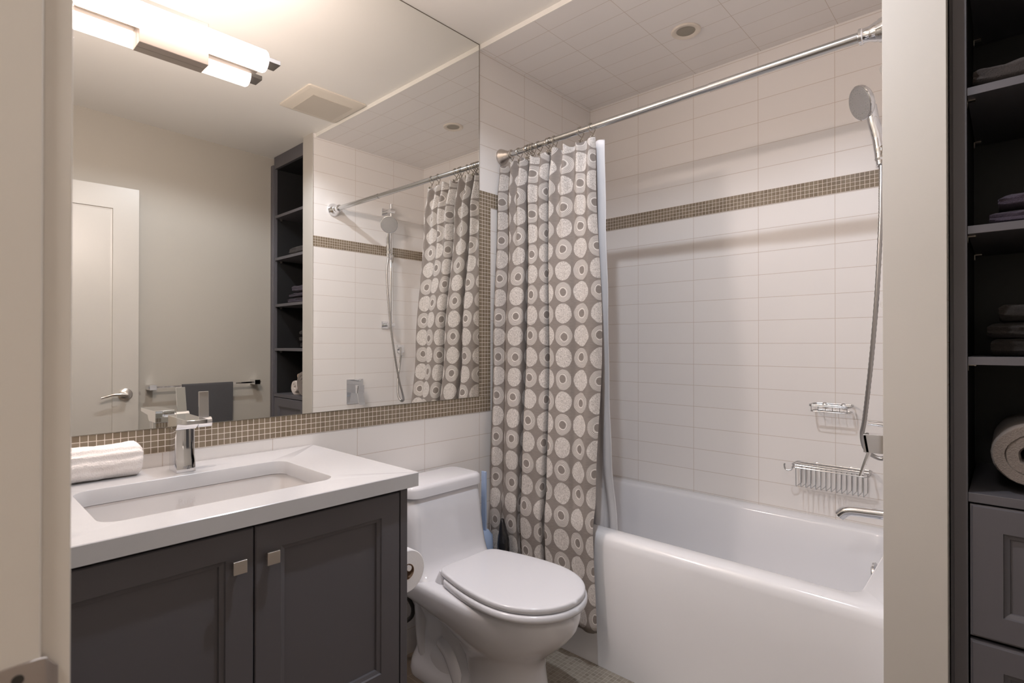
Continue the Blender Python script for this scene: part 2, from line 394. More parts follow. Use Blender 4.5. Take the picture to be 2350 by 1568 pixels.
loft(bm, [[(x, y, 0.880) for x, y in prof], [(x, y, 0.9375 - max(0, y-0.0600)*1.15) for x, y in prof], [(x, min(y, 0.0628), 0.9388 - max(0, y-0.0590)*0.45) for x, y in prof]])
sp_ = obj('strike_plate', bm, M['strike'], jr, bevel=0.0004, label='satin nickel strike plate with curled lip')
bm = BM(); tube(bm, [(XJ+0.0016, 0.0455, 0.9285), (XJ+0.0028, 0.0455, 0.9285)], 0.0036, 16); obj('screw', bm, M['dark_rubber'], sp_)
# hall behind the camera
bm = BM(); box(bm, 0.2, 2.9, -1.5, -0.06, -0.06, 0); struct(obj('floor', bm, M['hall_floor'], smooth=False))
bm = BM(); box(bm, 0.2, 2.9, -1.5, -0.06, ZC, ZC+0.08); struct(obj('ceiling', bm, M['paint_ceiling'], smooth=False))
bm = BM(); box(bm, 0.2, 2.9, -1.6, -1.5, 0, ZC); struct(obj('wall_hall', bm, M['paint_hall'], smooth=False))
bm = BM(); box(bm, 0.1, 0.2, -1.6, -0.06, 0, ZC); box(bm, 2.9, 3.0, -1.6, -0.06, 0, ZC); box(bm, 2.2, 2.9, -0.06, 0.0, 0, ZC); struct(obj('wall_hall', bm, M['paint_hall'], smooth=False))
hl = thing('added_hall_light', (1.5, -0.8, ZC-0.06), 'round ceiling light added in the unseen hall to light the doorway', 'ceiling light')  # unseen lamp, added to light the jamb and casing from behind
bm = BM(); lathe(bm, (1.5, -0.8, ZC-0.001), (0, 0, -1), [(0, 0.16), (0.02, 0.16), (0.022, 0.15)], 32); obj('base', bm, M['white_metal'], hl)
bm = BM(); lathe(bm, (1.5, -0.8, ZC-0.023), (0, 0, -1), [(0, 0.148), (0.03, 0.12), (0.04, 0.001)], 32); obj('diffuser', bm, M['hall_fill_lens'], hl)

# glass mosaic bands
ZMB = 0.9467
bm = BM(); box(bm, 0.0001, 0.0022, 0.0770, 1.6734, 0.8807, ZMB); struct(obj('trim_4', bm, mosaic('yz', (1.6734, 0.8807), 0.0165, 0.0165), smooth=False))
bm = BM(); box(bm, 0.0001, 0.0022, YM+0.0009, 1.6734, ZMB, 1.8336); struct(obj('trim_5', bm, mosaic('yz', (1.6734, 1.7699), 0.0172, 0.0160), smooth=False))
bm = BM(); box(bm, 0.0001, 0.0022, 1.6734, YB-0.0002, 1.7699, 1.8336); struct(obj('trim_6', bm, mosaic('yz', (1.6734, 1.7699), 0.0160, 0.0160), smooth=False))
bm = BM(); box(bm, 0.0022, XW-0.0001, YB-0.0022, YB-0.0001, 1.7699, 1.8336); struct(obj('trim_7', bm, mosaic('xz', (0.0022, 1.7699), 0.0160, 0.0160), smooth=False))
bm = BM(); box(bm, XW-0.0022, XW-0.0001, 1.5908, YB-0.0022, 1.7699, 1.8336); struct(obj('trim_8', bm, mosaic('yz', (1.5908, 1.7699), 0.0160, 0.0160), smooth=False))
# baseboards in plain paint along the right wall
bm = BM(); prism(bm, [(rwx(0.86)-0.012, 0.86), (rwx(1.618)-0.012, 1.618), (rwx(1.618)-0.0002, 1.618), (rwx(0.86)-0.0002, 0.86)], 0, 0.10); struct(obj('baseboard_right', bm, M['paint_door'], smooth=False, bevel=0.003))

# ------------------------------------------------------------------ mirror
bm = BM(); box(bm, 0.0004, 0.0028, 0.0770, YM, ZMB, ZC-0.0005)
for f in bm.faces: f.material_index = 1
for f in bm.faces:
    if f.calc_center_median().x > 0.0027: f.material_index = 0
wm = obj('wall_mirror', bm, [M['mirror'], M['mirror_edge']], smooth=False, origin=(0.0016, 0.84, ZMB)); tag(wm, 'large frameless wall mirror above the vanity edged by glass mosaic', 'mirror')
bm = BM(); box(bm, 0.0010, 0.0038, 0.0770, YM+0.0004, ZC-0.0030, ZC-0.0006); box(bm, 0.0010, 0.0036, YM-0.0012, YM+0.0006, ZMB, ZC-0.0030); box(bm, 0.0010, 0.0036, 0.0770, YM+0.0004, ZMB-0.0004, ZMB+0.0010)
obj('edge_strip', bm, M['mirror_edge'], wm, smooth=False)

# ------------------------------------------------------------------ vanity light
YL = 0.4515
vl = thing('vanity_light', (0.0028, YL, 1.945), 'lit glass tube light bar mounted on the mirror over the sink', 'wall light')
bm = BM(); box(bm, 0.0030, 0.034, 0.3665, 0.5300, 1.9480, 2.0650); obj('backplate', bm, M['backplate'], vl, bevel=0.0015)
bm = BM(); r_ = 0.0315; yy0, yy1 = 0.2300, 0.6730
lathe(bm, (0.0668, yy0, 2.0005), (0, 1, 0), [(0, 0.022), (0.002, 0.029), (0.006, r_), (yy1-yy0-0.006, r_), (yy1-yy0-0.002, 0.029), (yy1-yy0, 0.022)], 40); obj('glass_tube', bm, M['tube'], vl)
for s in (-1, 1):
    yc = YL + s*0.2365
    bm = BM(); box(bm, 0.0430, 0.0920, yc-0.0180, yc+0.0180, 1.9940, 2.0070); obj('end_bracket', bm, M['bracket'], vl, bevel=0.001)
    # the lamp's light leaves the glass towards the room, upwards and downwards
    ld = bpy.data.lights.new('tube_lamp', 'AREA'); ld.shape = 'RECTANGLE'; ld.size = 0.045; ld.size_y = 0.43; ld.energy = TUBE_W*(0.5 + 0.0*s); ld.color = TUBE_C
    lo = bpy.data.objects.new('lamp', ld); COL.objects.link(lo); lo.parent = vl; lo.location = (0.0985-0.0028, 0.0, 2.0005-1.945); lo.rotation_euler = (0, math.radians(-90 - s*40), 0)
bm = BM(); box(bm, 0.0090, 0.0300, 0.2260, 0.6770, 1.9960, 2.0040); obj('support_bar', bm, M['backplate'], vl, bevel=0.001)

# ------------------------------------------------------------------ ceiling fixtures
def downlight(x, y, z, lens, label, lit):
    t = thing('recessed_downlight', (x, y, z-0.004), label, 'ceiling light', None)
    bm = BM(); n = 40; rows = []
    for R, dz in ((0.0575, 0.0), (0.0575, -0.003), (0.054, -0.006), (0.040, -0.0045), (0.0370, -0.0015), (0.0355, 0.0)):
        rows.append([(x+R*math.cos(2*PI*k/n), y+R*math.sin(2*PI*k/n), z+dz-0.0002) for k in range(n)])
    loft(bm, rows, False, False); obj('trim_ring', bm, M['white_metal'], t)
    bm = BM(); rows = []
    for R, dz in ((0.0365, -0.0012), (0.0340, -0.0006), (0.0200, -0.0010), (0.0001, -0.0014)): rows.append([(x+R*math.cos(2*PI*k/n), y+R*math.sin(2*PI*k/n), z+dz-0.0002) for k in range(n)])
    loft(bm, rows, False, True); obj('lens', bm, lens, t)
    if lit:
        ld = bpy.data.lights.new('downlight_lamp', 'SPOT'); ld.spot_size = math.radians(DOWN_CONE); ld.spot_blend = 0.30; ld.shadow_soft_size = 0.022; ld.energy = DOWN_W; ld.color = DOWN_C
        lo = bpy.data.objects.new('lamp', ld); COL.objects.link(lo); lo.parent = t; lo.location = (0, 0, -0.003)
downlight(0.714, 2.076, ZT, M['lens_off'], 'unlit round recessed light in the tiled ceiling over the bathtub', False)
downlight(0.97, 0.93, ZC, M['down'], 'lit round recessed light in the painted ceiling in front of the vanity', True)
ef = thing('exhaust_fan', (1.0375, 1.4445, ZC-0.012), 'square cream exhaust fan grille on the painted ceiling, seen in the mirror', 'exhaust fan')
bm = BM(); loft(bm, [rrect(0.868, 1.207, 1.274, 1.597, 0.012, ZC-0.0003), rrect(0.868, 1.207, 1.274, 1.597, 0.012, ZC-0.007), rrect(0.880, 1.195, 1.286, 1.585, 0.012, ZC-0.013)]); obj('grille_frame', bm, M['fan'], ef)
bm = BM(); box(bm, 0.944, 1.176, 1.334, 1.557, ZC-0.0145, ZC-0.0130); obj('grille_panel', bm, M['fan_in'], ef)

# ------------------------------------------------------------------ vanity
VF = 0.5365; CT, CB = 0.8437, 0.8085; CX = 0.5585
vc = thing('vanity_cabinet', (0.28, 0.45, 0.0), 'charcoal grey two-door vanity cabinet under the white counter', 'vanity cabinet')
bm = BM(); box(bm, 0.003, 0.515, 0.0785, 0.0945, 0.10, CB-0.002); box(bm, 0.003, 0.515, 0.7985, 0.8145, 0.10, CB-0.002)
box(bm, 0.003, 0.515, 0.0945, 0.7985, 0.10, 0.118); box(bm, 0.003, 0.015, 0.0945, 0.7985, 0.118, CB-0.002); box(bm, 0.497, 0.515, 0.0945, 0.7985, 0.776, CB-0.002); box(bm, 0.497, 0.515, 0.0945, 0.7985, 0.118, 0.135)
box(bm, 0.06, 0.44, 0.0785, 0.8145, 0.0, 0.10)
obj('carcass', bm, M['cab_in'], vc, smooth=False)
bm = BM(); box(bm, 0.003, VF, 0.8168, 0.8375, 0.0, CB-0.0015); obj('end_panel', bm, M['cab'], vc, bevel=0.001)
def shaker(bm, y0, y1, z0, z1, sw, sb, xf, th=0.02, rec=0.008, bev=0.011):
    """door front in the plane x = xf with a recessed centre panel"""
    def L(i, x): return [(x, y0+i[0], z0+i[1]), (x, y1-i[0], z0+i[1]), (x, y1-i[0], z1-i[2]), (x, y0+i[0], z1-i[2])]
    loft(bm, [L((0, 0, 0), xf-th), L((0, 0, 0), xf-0.002), L((0.002, 0.002, 0.002), xf), L((sw, sb, sw), xf), L((sw+0.002, sb+0.002, sw+0.002), xf-0.004), L((sw+bev-0.001, sb+bev-0.001, sw+bev-0.001), xf-0.0065), L((sw+bev, sb+bev, sw+bev), xf-rec-0.004)])
    return bm
for y0, y1, ky in ((0.0800, 0.4548, 0.4208), (0.4580, 0.8140, 0.4868)):
    bm = BM(); shaker(bm, y0, y1, 0.3050, 0.7970, 0.0535, 0.056, VF); d = obj('door', bm, M['cab'], vc, smooth=False)
    bm = BM(); box(bm, CX-0.006, CX+0.0005, ky-0.0130, ky+0.0130, 0.7180, 0.7440); box(bm, VF-0.001, CX-0.005, ky-0.0065, ky+0.0065, 0.7245, 0.7375)
    obj('knob', bm, M['nickel'], d, bevel=0.0007, label='square brushed nickel knob')
bm = BM(); shaker(bm, 0.0800, 0.8140, 0.105, 0.3015, 0.05, 0.05, VF); obj('drawer', bm, M['cab'], vc, smooth=False)

# counter with sink cut-out
SX0, SX1, SY0, SY1, SR = 0.1580, 0.4600, 0.2150, 0.6820, 0.037
bm = BM()
def ring(x0, x1, y0, y1, r, z): return rrect(x0, x1, y0, y1, r, z, 8)
OUT = (0.003, CX, 0.0785, 0.8570); IN = (SX0, SX1, SY0, SY1)
loops = [ring(*IN, SR, CB), ring(*OUT, 0.002, CB), ring(*OUT, 0.002, CT-0.0015), ring(OUT[0]+.0015, OUT[1]-.0015, OUT[2]+.0015, OUT[3]-.0015, 0.002, CT), ring(IN[0]-.001, IN[1]+.001, IN[2]-.001, IN[3]+.001, SR+.001, CT), ring(*IN, SR, CT-0.0012), ring(*IN, SR, CB)]
loft(bm, loops, False, False); bmesh.ops.remove_doubles(bm, verts=bm.verts, dist=1e-6)
tag(obj('countertop', bm, M['quartz'], origin=(0.28, 0.45, CB)), 'thick white quartz vanity countertop with a rectangular sink cutout', 'countertop')
# undermount sink
sk = thing('undermount_sink', (0.31, 0.45, 0.66), 'white rectangular undermount sink set in the vanity counter', 'sink')
bm = BM(); ZS = CB-0.0020
lp = []
for dx, z, r in ((0.022, ZS-0.010, 0.05), (0.022, ZS, 0.05), (0.004, ZS, 0.04), (0.0035, ZS-0.004, 0.04), (-0.004, ZS-0.05, 0.042), (-0.010, ZS-0.10, 0.046), (-0.020, ZS-0.125, 0.05), (-0.05, ZS-0.138, 0.05), (-0.10, ZS-0.142, 0.04)):
    lp.append(rrect(SX0-dx, SX1+dx, SY0-dx, SY1+dx, r, z, 8))
loft(bm, lp, False, True)
lp = []
for dx, z, r in ((0.022, ZS-0.010, 0.05), (0.012, ZS-0.012, 0.05), (0.008, ZS-0.11, 0.05), (-0.04, ZS-0.152, 0.05)): lp.append(rrect(SX0-dx, SX1+dx, SY0-dx, SY1+dx, r, z, 8))
loft(bm, lp, False, True)
obj('basin', bm, M['sink'], sk)
bm = BM(); lathe(bm, (0.31, 0.45, ZS-0.1425), (0, 0, 1), [(0, 0.028), (0.003, 0.028), (0.004, 0.024), (0.002, 0.02), (0.002, 0.001)], 28); obj('drain', bm, M['chrome'], sk)
mt = Matrix(((0, 0, 1, 0.1655), (1, 0, 0, 0.441), (0, 1, 0, 0.779), (0, 0, 0, 1)))
text('lettering', 'Rubi', M['sink_logo'], sk, 0.022, mt)

# faucet
fc = thing('basin_faucet', (0.094, 0.4505, CT), 'angular chrome faucet with upright lever behind the sink', 'faucet')
bm = BM()
loft(bm, [rrect(0.0640, 0.1270, 0.4285, 0.4735, 0.002, CT+0.0002, 2), rrect(0.0640, 0.1250, 0.4285, 0.4728, 0.002, CT+0.030, 2), rrect(0.0640, 0.1220, 0.4285, 0.4722, 0.002, CT+0.042, 2), rrect(0.0640, 0.1220, 0.4282, 0.4716, 0.002, 0.9525, 2)])
obj('body', bm, M['chrome'], fc, angle=25)
bm = BM()   # spout: block over the body, thinning to a flat plate over the basin
prof = [(0.0600, 0.9535), (0.1230, 0.9535), (0.1300, 0.9575), (0.1380, 0.9690), (0.2080, 0.9745), (0.2080, 0.9850), (0.0600, 0.9865)]
loft(bm, [[(x, y, z) for x, z in prof] for y in (0.4270, 0.4740)]); obj('spout', bm, M['chrome'], fc, smooth=False, bevel=0.0009)
bm = BM(); tube(bm, [(0.094, 0.4735, 0.9640), (0.094, 0.4850, 0.9640)], 0.0105, 24); tube(bm, [(0.094, 0.4852, 0.9640), (0.094, 0.5180, 0.9640)], 0.0135, 24); obj('handle', bm, M['chrome'], fc)
bm = BM(); loft(bm, [[(0.091, 0.4895, 0.9765), (0.096, 0.4895, 0.9765), (0.096, 0.5135, 0.9765), (0.091, 0.5135, 0.9765)], [(0.097, 0.4870, 1.0460), (0.1015, 0.4870, 1.0460), (0.1015, 0.5105, 1.0460), (0.097, 0.5105, 1.0460)]])
obj('lever', bm, M['chrome'], fc, smooth=False, bevel=0.0006)
mt = Matrix(((0, 0, 1, 0.1268), (1, 0, 0, 0.4515), (0, 1, 0, 0.8565), (0, 0, 0, 1)))
text('lettering', 'Rubi', M['logo'], fc, 0.0085, mt)

# rolled white towel on the counter
def blob_roll(name, c, rx, rz, y0, y1, mat, ribs=5, amp=0.0035, seed=0, n=64, m=30, taper=0.007):
    bm = BM(); rows = []
    for j in range(m+1):
        t = j/m; y = y0 + (y1-y0)*t; e = min(t, 1-t)*(y1-y0)
        k = 1.0 - 0.24*max(0, 1 - e/taper)**2 if e < taper else 1.0
        row = []
        for i in range(n):
            a = 2*PI*i/n; q = 1.0
            ca, sa = math.cos(a), math.sin(a)
            sx = math.copysign(abs(ca)**0.82, ca); sz = math.copysign(abs(sa)**0.82, sa)
            fl = 0
            if -0.35 < a < 1.9 or a > 2*PI-0.35: fl = amp*math.cos(a*ribs*2.6)
            nn = noise.noise(Vector((ca*2.0+seed, y*16, sa*2.0)))*0.0030 + noise.noise(Vector((ca*6, y*70+seed, sa*6)))*0.0022
            row.append((c[0] + sx*(rx*k+fl+nn), y + (noise.noise(Vector((a, seed, j)))*0.002 if e < taper else 0), c[1] + max(sz*(rz*k+fl+nn), -rz+0.0002)))
        rows.append(row)
    loft(bm, rows, True, True); return obj(name, bm, mat, angle=60)
t = blob_roll('rolled_hand_towel', (0.0475, CT+0.0400), 0.043, 0.0400, 0.095, 0.3680, M['tw_white'], seed=3, amp=0.0019)
tag(t, 'fluffy white rolled hand towel on the counter left of the faucet', 'towel')

# ------------------------------------------------------------------ toilet
TY = 1.275
def egg(xb, xf, hb, hw, z, xm=None, rc=0.03, n=44, cy_=TY):
    xm = xm if xm is not None else xb + (xf-xb)*0.52
    half = []
    for k in range(n+1):
        t = 0.5 - 0.5*math.cos(PI*k/n); x = xb + (xf-xb)*t
        if x >= xm: wd = hw*max(0.0, 1-((x-xm)/(xf-xm))**2.15)**0.5
        else:
            q = (x-xb)/(xm-xb); wd = hb + (hw-hb)*math.sin(q*PI/2)
        if x - xb < rc: wd -= rc*(1 - math.sqrt(max(0, 1-(1-(x-xb)/rc)**2)))
        half.append((x, wd))
    out = [(x, cy_+wd_, z) for x, wd_ in half] + [(x, cy_-wd_, z) for x, wd_ in half[::-1]]
    return out
tl = thing('toilet', (0.36, TY, 0.0), 'white one-piece toilet with closed lid beside the vanity', 'toilet')
bm = BM()
# bowl and deck over front pedestal
lv = [ # z, xb, xf, hb, hw
 (0.000, 0.37, 0.645, 0.085, 0.108), (0.012, 0.37, 0.647, 0.085, 0.110), (0.030, 0.37, 0.638, 0.083, 0.106), (0.10, 0.37, 0.620, 0.080, 0.102), (0.165, 0.345, 0.612, 0.078, 0.100), (0.200, 0.31, 0.620, 0.082, 0.110),
 (0.225, 0.27, 0.640, 0.09, 0.126), (0.255, 0.22, 0.676, 0.105, 0.146), (0.285, 0.16, 0.705, 0.128, 0.160), (0.305, 0.10, 0.722, 0.150, 0.168), (0.325, 0.065, 0.734, 0.163, 0.174), (0.355, 0.05, 0.742, 0.168, 0.178), (0.372, 0.05, 0.742, 0.168, 0.178), (0.381, 0.053, 0.736, 0.164, 0.173), (0.385, 0.065, 0.722, 0.152, 0.162)]
loft(bm, [egg(xb, xf, hb, hw, z, rc=0.03) for z, xb, xf, hb, hw in lv])
# rear base with plinth
loft(bm, [rrect(0.060, 0.46, TY-0.104, TY+0.104, 0.07, 0.0, 8), rrect(0.058, 0.46, TY-0.106, TY+0.106, 0.07, 0.018, 8), rrect(0.064, 0.46, TY-0.098, TY+0.098, 0.06, 0.045, 8), rrect(0.075, 0.44, TY-0.080, TY+0.080, 0.05, 0.085, 8), rrect(0.078, 0.42, TY-0.075, TY+0.075, 0.05, 0.20, 8), rrect(0.07, 0.42, TY-0.10, TY+0.10, 0.05, 0.29, 8), rrect(0.06, 0.42, TY-0.14, TY+0.14, 0.05, 0.33, 8)])
# trapway relief on both flanks
for s in (-1, 1):
    tube(bm, spline([(0.118, TY+s*0.058, 0.325), (0.122, TY+s*0.056, 0.22), (0.128, TY+s*0.052, 0.12), (0.15, TY+s*0.05, 0.03)], 6), 0.036, 16)
    lp = []
    for k in range(15):
        a = PI*k/14; rr_ = math.sin(a)*0.999 + 0.001; zc = 0.02 + 0.155*(k/14)
        lp.append([(0.270 - 0.03*(k/14) + 0.150*rr_*math.cos(b)*(1.0-0.30*k/14), TY + s*0.045 + 0.046*rr_*math.sin(b), -0.10 + 0.285*0.5*(1-math.cos(a))) for b in [2*PI*q/28 for q in range(28)]])
    lp = [[(x, y, max(z, 0.004+0.0003*q)) for x, y, z in L_] for q, L_ in enumerate(lp)]
    loft(bm, lp)
    tube(bm, spline([(0.235, TY+s*0.060, 0.150), (0.285, TY+s*0.066, 0.125), (0.325, TY+s*0.068, 0.07), (0.345, TY+s*0.068, 0.02)], 6), 0.030, 14)
obj('bowl', bm, M['porcelain'], tl, angle=70)
bm = BM()   # tank flowing down to the deck
lp = []
for z, x1, hw, r in ((0.372, 0.300, 0.168, 0.05), (0.388, 0.262, 0.168, 0.05), (0.405, 0.238, 0.170, 0.045), (0.43, 0.222, 0.1735, 0.042), (0.48, 0.210, 0.1725, 0.04), (0.56, 0.200, 0.168, 0.038), (0.640, 0.192, 0.161, 0.036), (0.6425, 0.188, 0.158, 0.034)):
    lp.append(rrect(0.030, x1, TY-hw, TY+hw, r, z, 8))
loft(bm, lp); obj('tank', bm, M['porcelain'], tl, angle=70)
bm = BM(); lp = []
for z, d in ((0.6435, 0.004), (0.6455, 0.0), (0.672, 0.0), (0.680, 0.003), (0.684, 0.009), (0.6855, 0.018)):
    lp.append(rrect(0.020+d, 0.201-d, TY-0.169+d, TY+0.169-d, 0.042-d*0.5, z, 10))
loft(bm, lp); obj('tank_lid', bm, M['porcelain'], tl, angle=60)
bm = BM(); lp = []
for z, d in ((0.3870, 0.008), (0.3890, 0.002), (0.396, 0.0), (0.405, 0.001), (0.4095, 0.005)): lp.append(egg(0.315, 0.755-d, 0.140-d, 0.1775-d, z, xm=0.545, rc=0.02))
loft(bm, lp); obj('seat', bm, M['seat_plastic'], tl, angle=60)
bm = BM(); lp = []
for z, d in ((0.4115, 0.006), (0.4130, 0.002), (0.4170, 0.0), (0.4265, 0.0005), (0.4290, 0.0022), (0.4305, 0.0055), (0.4312, 0.011), (0.4318, 0.04), (0.4320, 0.09)): lp.append(egg(0.2785+d, 0.7485-d, 0.124-d*0.9, 0.1715-d, z, xm=0.545, rc=0.03))
loft(bm, lp); obj('seat_lid', bm, M['seat_plastic'], tl, angle=60)
bm = BM(); loft(bm, [rrect(0.268, 0.3120, TY-0.134, TY+0.134, 0.014, 0.3855, 6), rrect(0.270, 0.3120, TY-0.134, TY+0.134, 0.014, 0.392, 6), rrect(0.279, 0.3120, TY-0.124, TY+0.124, 0.014, 0.4210, 6)]); obj('hinge_cover', bm, M['seat_plastic'], tl)
# water supply hose behind the toilet
bm = BM(); tube(bm, spline([(0.012, 1.16, 0.145), (0.035, 1.175, 0.150), (0.050, 1.212, 0.165), (0.050, 1.222, 0.195), (0.048, 1.205, 0.235), (0.045, 1.190, 0.262), (0.05, 1.19, 0.29)], 8), 0.0075, 14)
tag(obj('water_supply_hose', bm, M['dark_rubber'], origin=(0.0, 1.16, 0.145)), 'dark curved water supply hose behind the toilet base', 'hose')

# toilet paper on the vanity's side
tp = thing('toilet_paper_roll', (0.40, 0.9025, 0.4855), 'white toilet paper roll hanging between the vanity side and toilet', 'toilet paper')
bm = BM(); n = 48; lp = []
for x, R in ((0.352, 0.0215), (0.352, 0.0560), (0.354, 0.0580), (0.448, 0.0580), (0.450, 0.0560), (0.450, 0.0215), (0.352, 0.0215)):
    lp.append([(x, 0.9025+R*math.cos(2*PI*k/n), 0.5430+R*math.sin(2*PI*k/n)) for k in range(n)])
loft(bm, lp, False, False); obj('paper', bm, M['paper'], tp)
bm = BM(); lp = []
for x, R in ((0.3515, 0.0213), (0.4505, 0.0213), (0.4505, 0.0200), (0.3515, 0.0200), (0.3515, 0.0213)): lp.append([(x, 0.9025+R*math.cos(2*PI*k/n), 0.5430+R*math.sin(2*PI*k/n)) for k in range(n)])
loft(bm, lp, False, False); obj('core', bm, M['card'], tp, label='brown cardboard core')
th = thing('toilet_paper_holder', (0.34, 0.838, 0.55), 'chrome toilet paper holder fixed to the vanity side panel', 'paper holder')
bm = BM(); tube(bm, [(0.335, 0.9025, 0.5548), (0.458, 0.9025, 0.5548)], 0.0080, 16); obj('bar', bm, M['chrome'], th)
bm = BM(); tube(bm, [(0.338, 0.8376, 0.5545), (0.338, 0.9040, 0.5545)], 0.0080, 16); lathe(bm, (0.338, 0.8377, 0.5545), (0, 1, 0), [(0, 0.024), (0.006, 0.024), (0.008, 0.02)], 24); obj('post', bm, M['chrome'], th)

# blue cleaning tool + dark wrap behind the toilet
cb_ = thing('toilet_plunger', (0.122, 1.522, 0.0), 'pale blue handled cleaning tool standing behind the toilet tank', 'plunger')
bm = BM(); loft(bm, [[(x, y, z) for x, y in ((0.107, 1.516), (0.131, 1.516), (0.131, 1.524), (0.107, 1.524))] for z in (0.41, 0.660)]); obj('handle', bm, M['blue'], cb_, bevel=0.001)
bm = BM(); lathe(bm, (0.122, 1.522, 0.0005), (0, 0, 1), [(0, 0.040), (0.02, 0.042), (0.30, 0.036), (0.405, 0.032), (0.425, 0.016)], 28); obj('base', bm, M['blue'], cb_)
bm = BM(); rows = []
for j in range(26):
    z = 0.005 + 0.470*j/25; R = 0.040 - 0.012*(j/25)**1.5
    if j > 21: R *= 1-(j-21)/6
    rows.append([(0.214 - 0.03*j/25 + (R*0.75)*(1+0.35*noise.noise(Vector((math.cos(a)*1.5, math.sin(a)*1.5, z*22))))*math.cos(a), 1.558 + R*0.7*(1+0.35*noise.noise(Vector((math.cos(a)*2, math.sin(a)*2, z*18+5))))*math.sin(a), z) for a in [2*PI*k/22 for k in range(22)]])
loft(bm, rows); tag(obj('plastic_wrap', bm, M['black_wrap'], angle=80), 'dark shiny crumpled plastic wrap between the toilet tank and curtain', 'plastic wrap')

# ------------------------------------------------------------------ bathtub
ZR = 0.481
bt = thing('bathtub', (0.73, 2.05, 0.0), 'white alcove bathtub with a smooth apron under the shower curtain', 'bathtub')
bm = BM(); X0, X1, Y1 = 0.0030, XW-0.0030, YB-0.0030
lp = [rrect(X0, X1, 1.664, Y1, 0.008, 0.0005, 8), rrect(X0, X1, 1.664, Y1, 0.008, 0.30, 8), rrect(X0, X1, 1.6650, Y1, 0.010, 0.440, 8), rrect(X0, X1, 1.6680, Y1, 0.012, 0.462, 8), rrect(X0+.001, X1-.001, 1.6760, Y1-.001, 0.014, 0.4755, 8), rrect(X0+.002, X1-.002, 1.6880, Y1-.002, 0.015, ZR, 8),
      rrect(0.090, 1.372, 1.7400, 2.376, 0.055, ZR, 8), rrect(0.097, 1.366, 1.7470, 2.370, 0.056, ZR-0.003, 8), rrect(0.104, 1.361, 1.7530, 2.364, 0.058, ZR-0.012, 8), rrect(0.150, 1.345, 1.775, 2.352, 0.075, 0.33, 8), rrect(0.215, 1.325, 1.800, 2.335, 0.09, 0.17, 8), rrect(0.245, 1.305, 1.825, 2.31, 0.10, 0.125, 8), rrect(0.30, 1.26, 1.88, 2.26, 0.10, 0.112, 8)]
loft(bm, lp, True, True); obj('tub_shell', bm, M['acrylic'], bt, angle=60)
bm = BM(); lathe(bm, (1.3560, 2.085, 0.426), (-1, 0, -0.16), [(0, 0.038), (0.006, 0.038), (0.010, 0.034), (0.011, 0.012), (0.014, 0.010), (0.015, 0.001)], 32); obj('overflow_plate', bm, M['chrome'], bt, label='round chrome overflow plate')
bm = BM(); lathe(bm, (1.15, 2.07, 0.1125), (0, 0, 1), [(0, 0.032), (0.004, 0.03), (0.006, 0.001)], 28); obj('drain', bm, M['chrome'], bt)
# tub spout
ts = thing('tub_spout', (XW-0.0005, 2.030, 0.640), 'curved chrome tub spout above the end of the bathtub', 'spout')
bm = BM(); tube(bm, spline([(XW-0.004, 2.030, 0.645), (1.400, 2.030, 0.641), (1.340, 2.030, 0.637), (1.300, 2.030, 0.634), (1.278, 2.030, 0.627), (1.262, 2.030, 0.611)], 6), 0.0165, 24); obj('spout_tube', bm, M['chrome'], ts)
bm = BM(); lathe(bm, (XW-0.0012, 2.030, 0.645), (-1, 0, 0), [(0, 0.026), (0.006, 0.026), (0.009, 0.020)], 28); obj('flange', bm, M['chrome'], ts)
# valve plate
vv = thing('shower_valve', (XW-0.0005, 1.88, 0.864), 'square chrome shower valve plate with lever, seen in the mirror', 'shower valve')
bm = BM(); loft(bm, [[(XW-0.0008, y, z) for y, z in q] for q in [((1.8190, 0.786), (1.9360, 0.786), (1.9360, 0.944), (1.8190, 0.944))]] + [[(XW-0.0075, y, z) for y, z in ((1.8190, 0.786), (1.9360, 0.786), (1.9360, 0.944), (1.8190, 0.944))]]); obj('plate', bm, M['chrome'], vv, bevel=0.001)
bm = BM(); tube(bm, [(XW-0.007, 1.8780, 0.9395), (XW-0.060, 1.8780, 0.9395)], 0.0075, 20); tube(bm, [(XW-0.058, 1.8780, 0.9395), (XW-0.082, 1.8780, 0.9395)], 0.0058, 20); obj('diverter_knob', bm, M['chrome'], vv)
bm = BM(); loft(bm, [[(XW-0.007, y, z) for y, z in q] for q in [((1.8500, 0.858), (1.8920, 0.858), (1.8920, 0.9130), (1.8500, 0.9130))]] + [[(XW-0.0910, y, z) for y, z in ((1.8500, 0.858), (1.8920, 0.858), (1.8920, 0.9100), (1.8500, 0.9100))]]); loft(bm, [[(XW-0.0920, y, 0.9080) for y in (1.8500, 1.8920)] + [(XW-0.0840, y, 0.9080) for y in (1.8920, 1.8500)], [(XW-0.0840, y, 0.8560) for y in (1.8500, 1.8920)] + [(XW-0.0760, y, 0.8560) for y in (1.8920, 1.8500)], [(XW-0.1040, y, 0.7860) for y in (1.8500, 1.8920)] + [(XW-0.0985, y, 0.7860) for y in (1.8920, 1.8500)]]); obj('lever', bm, M['chrome'], vv, bevel=0.001)

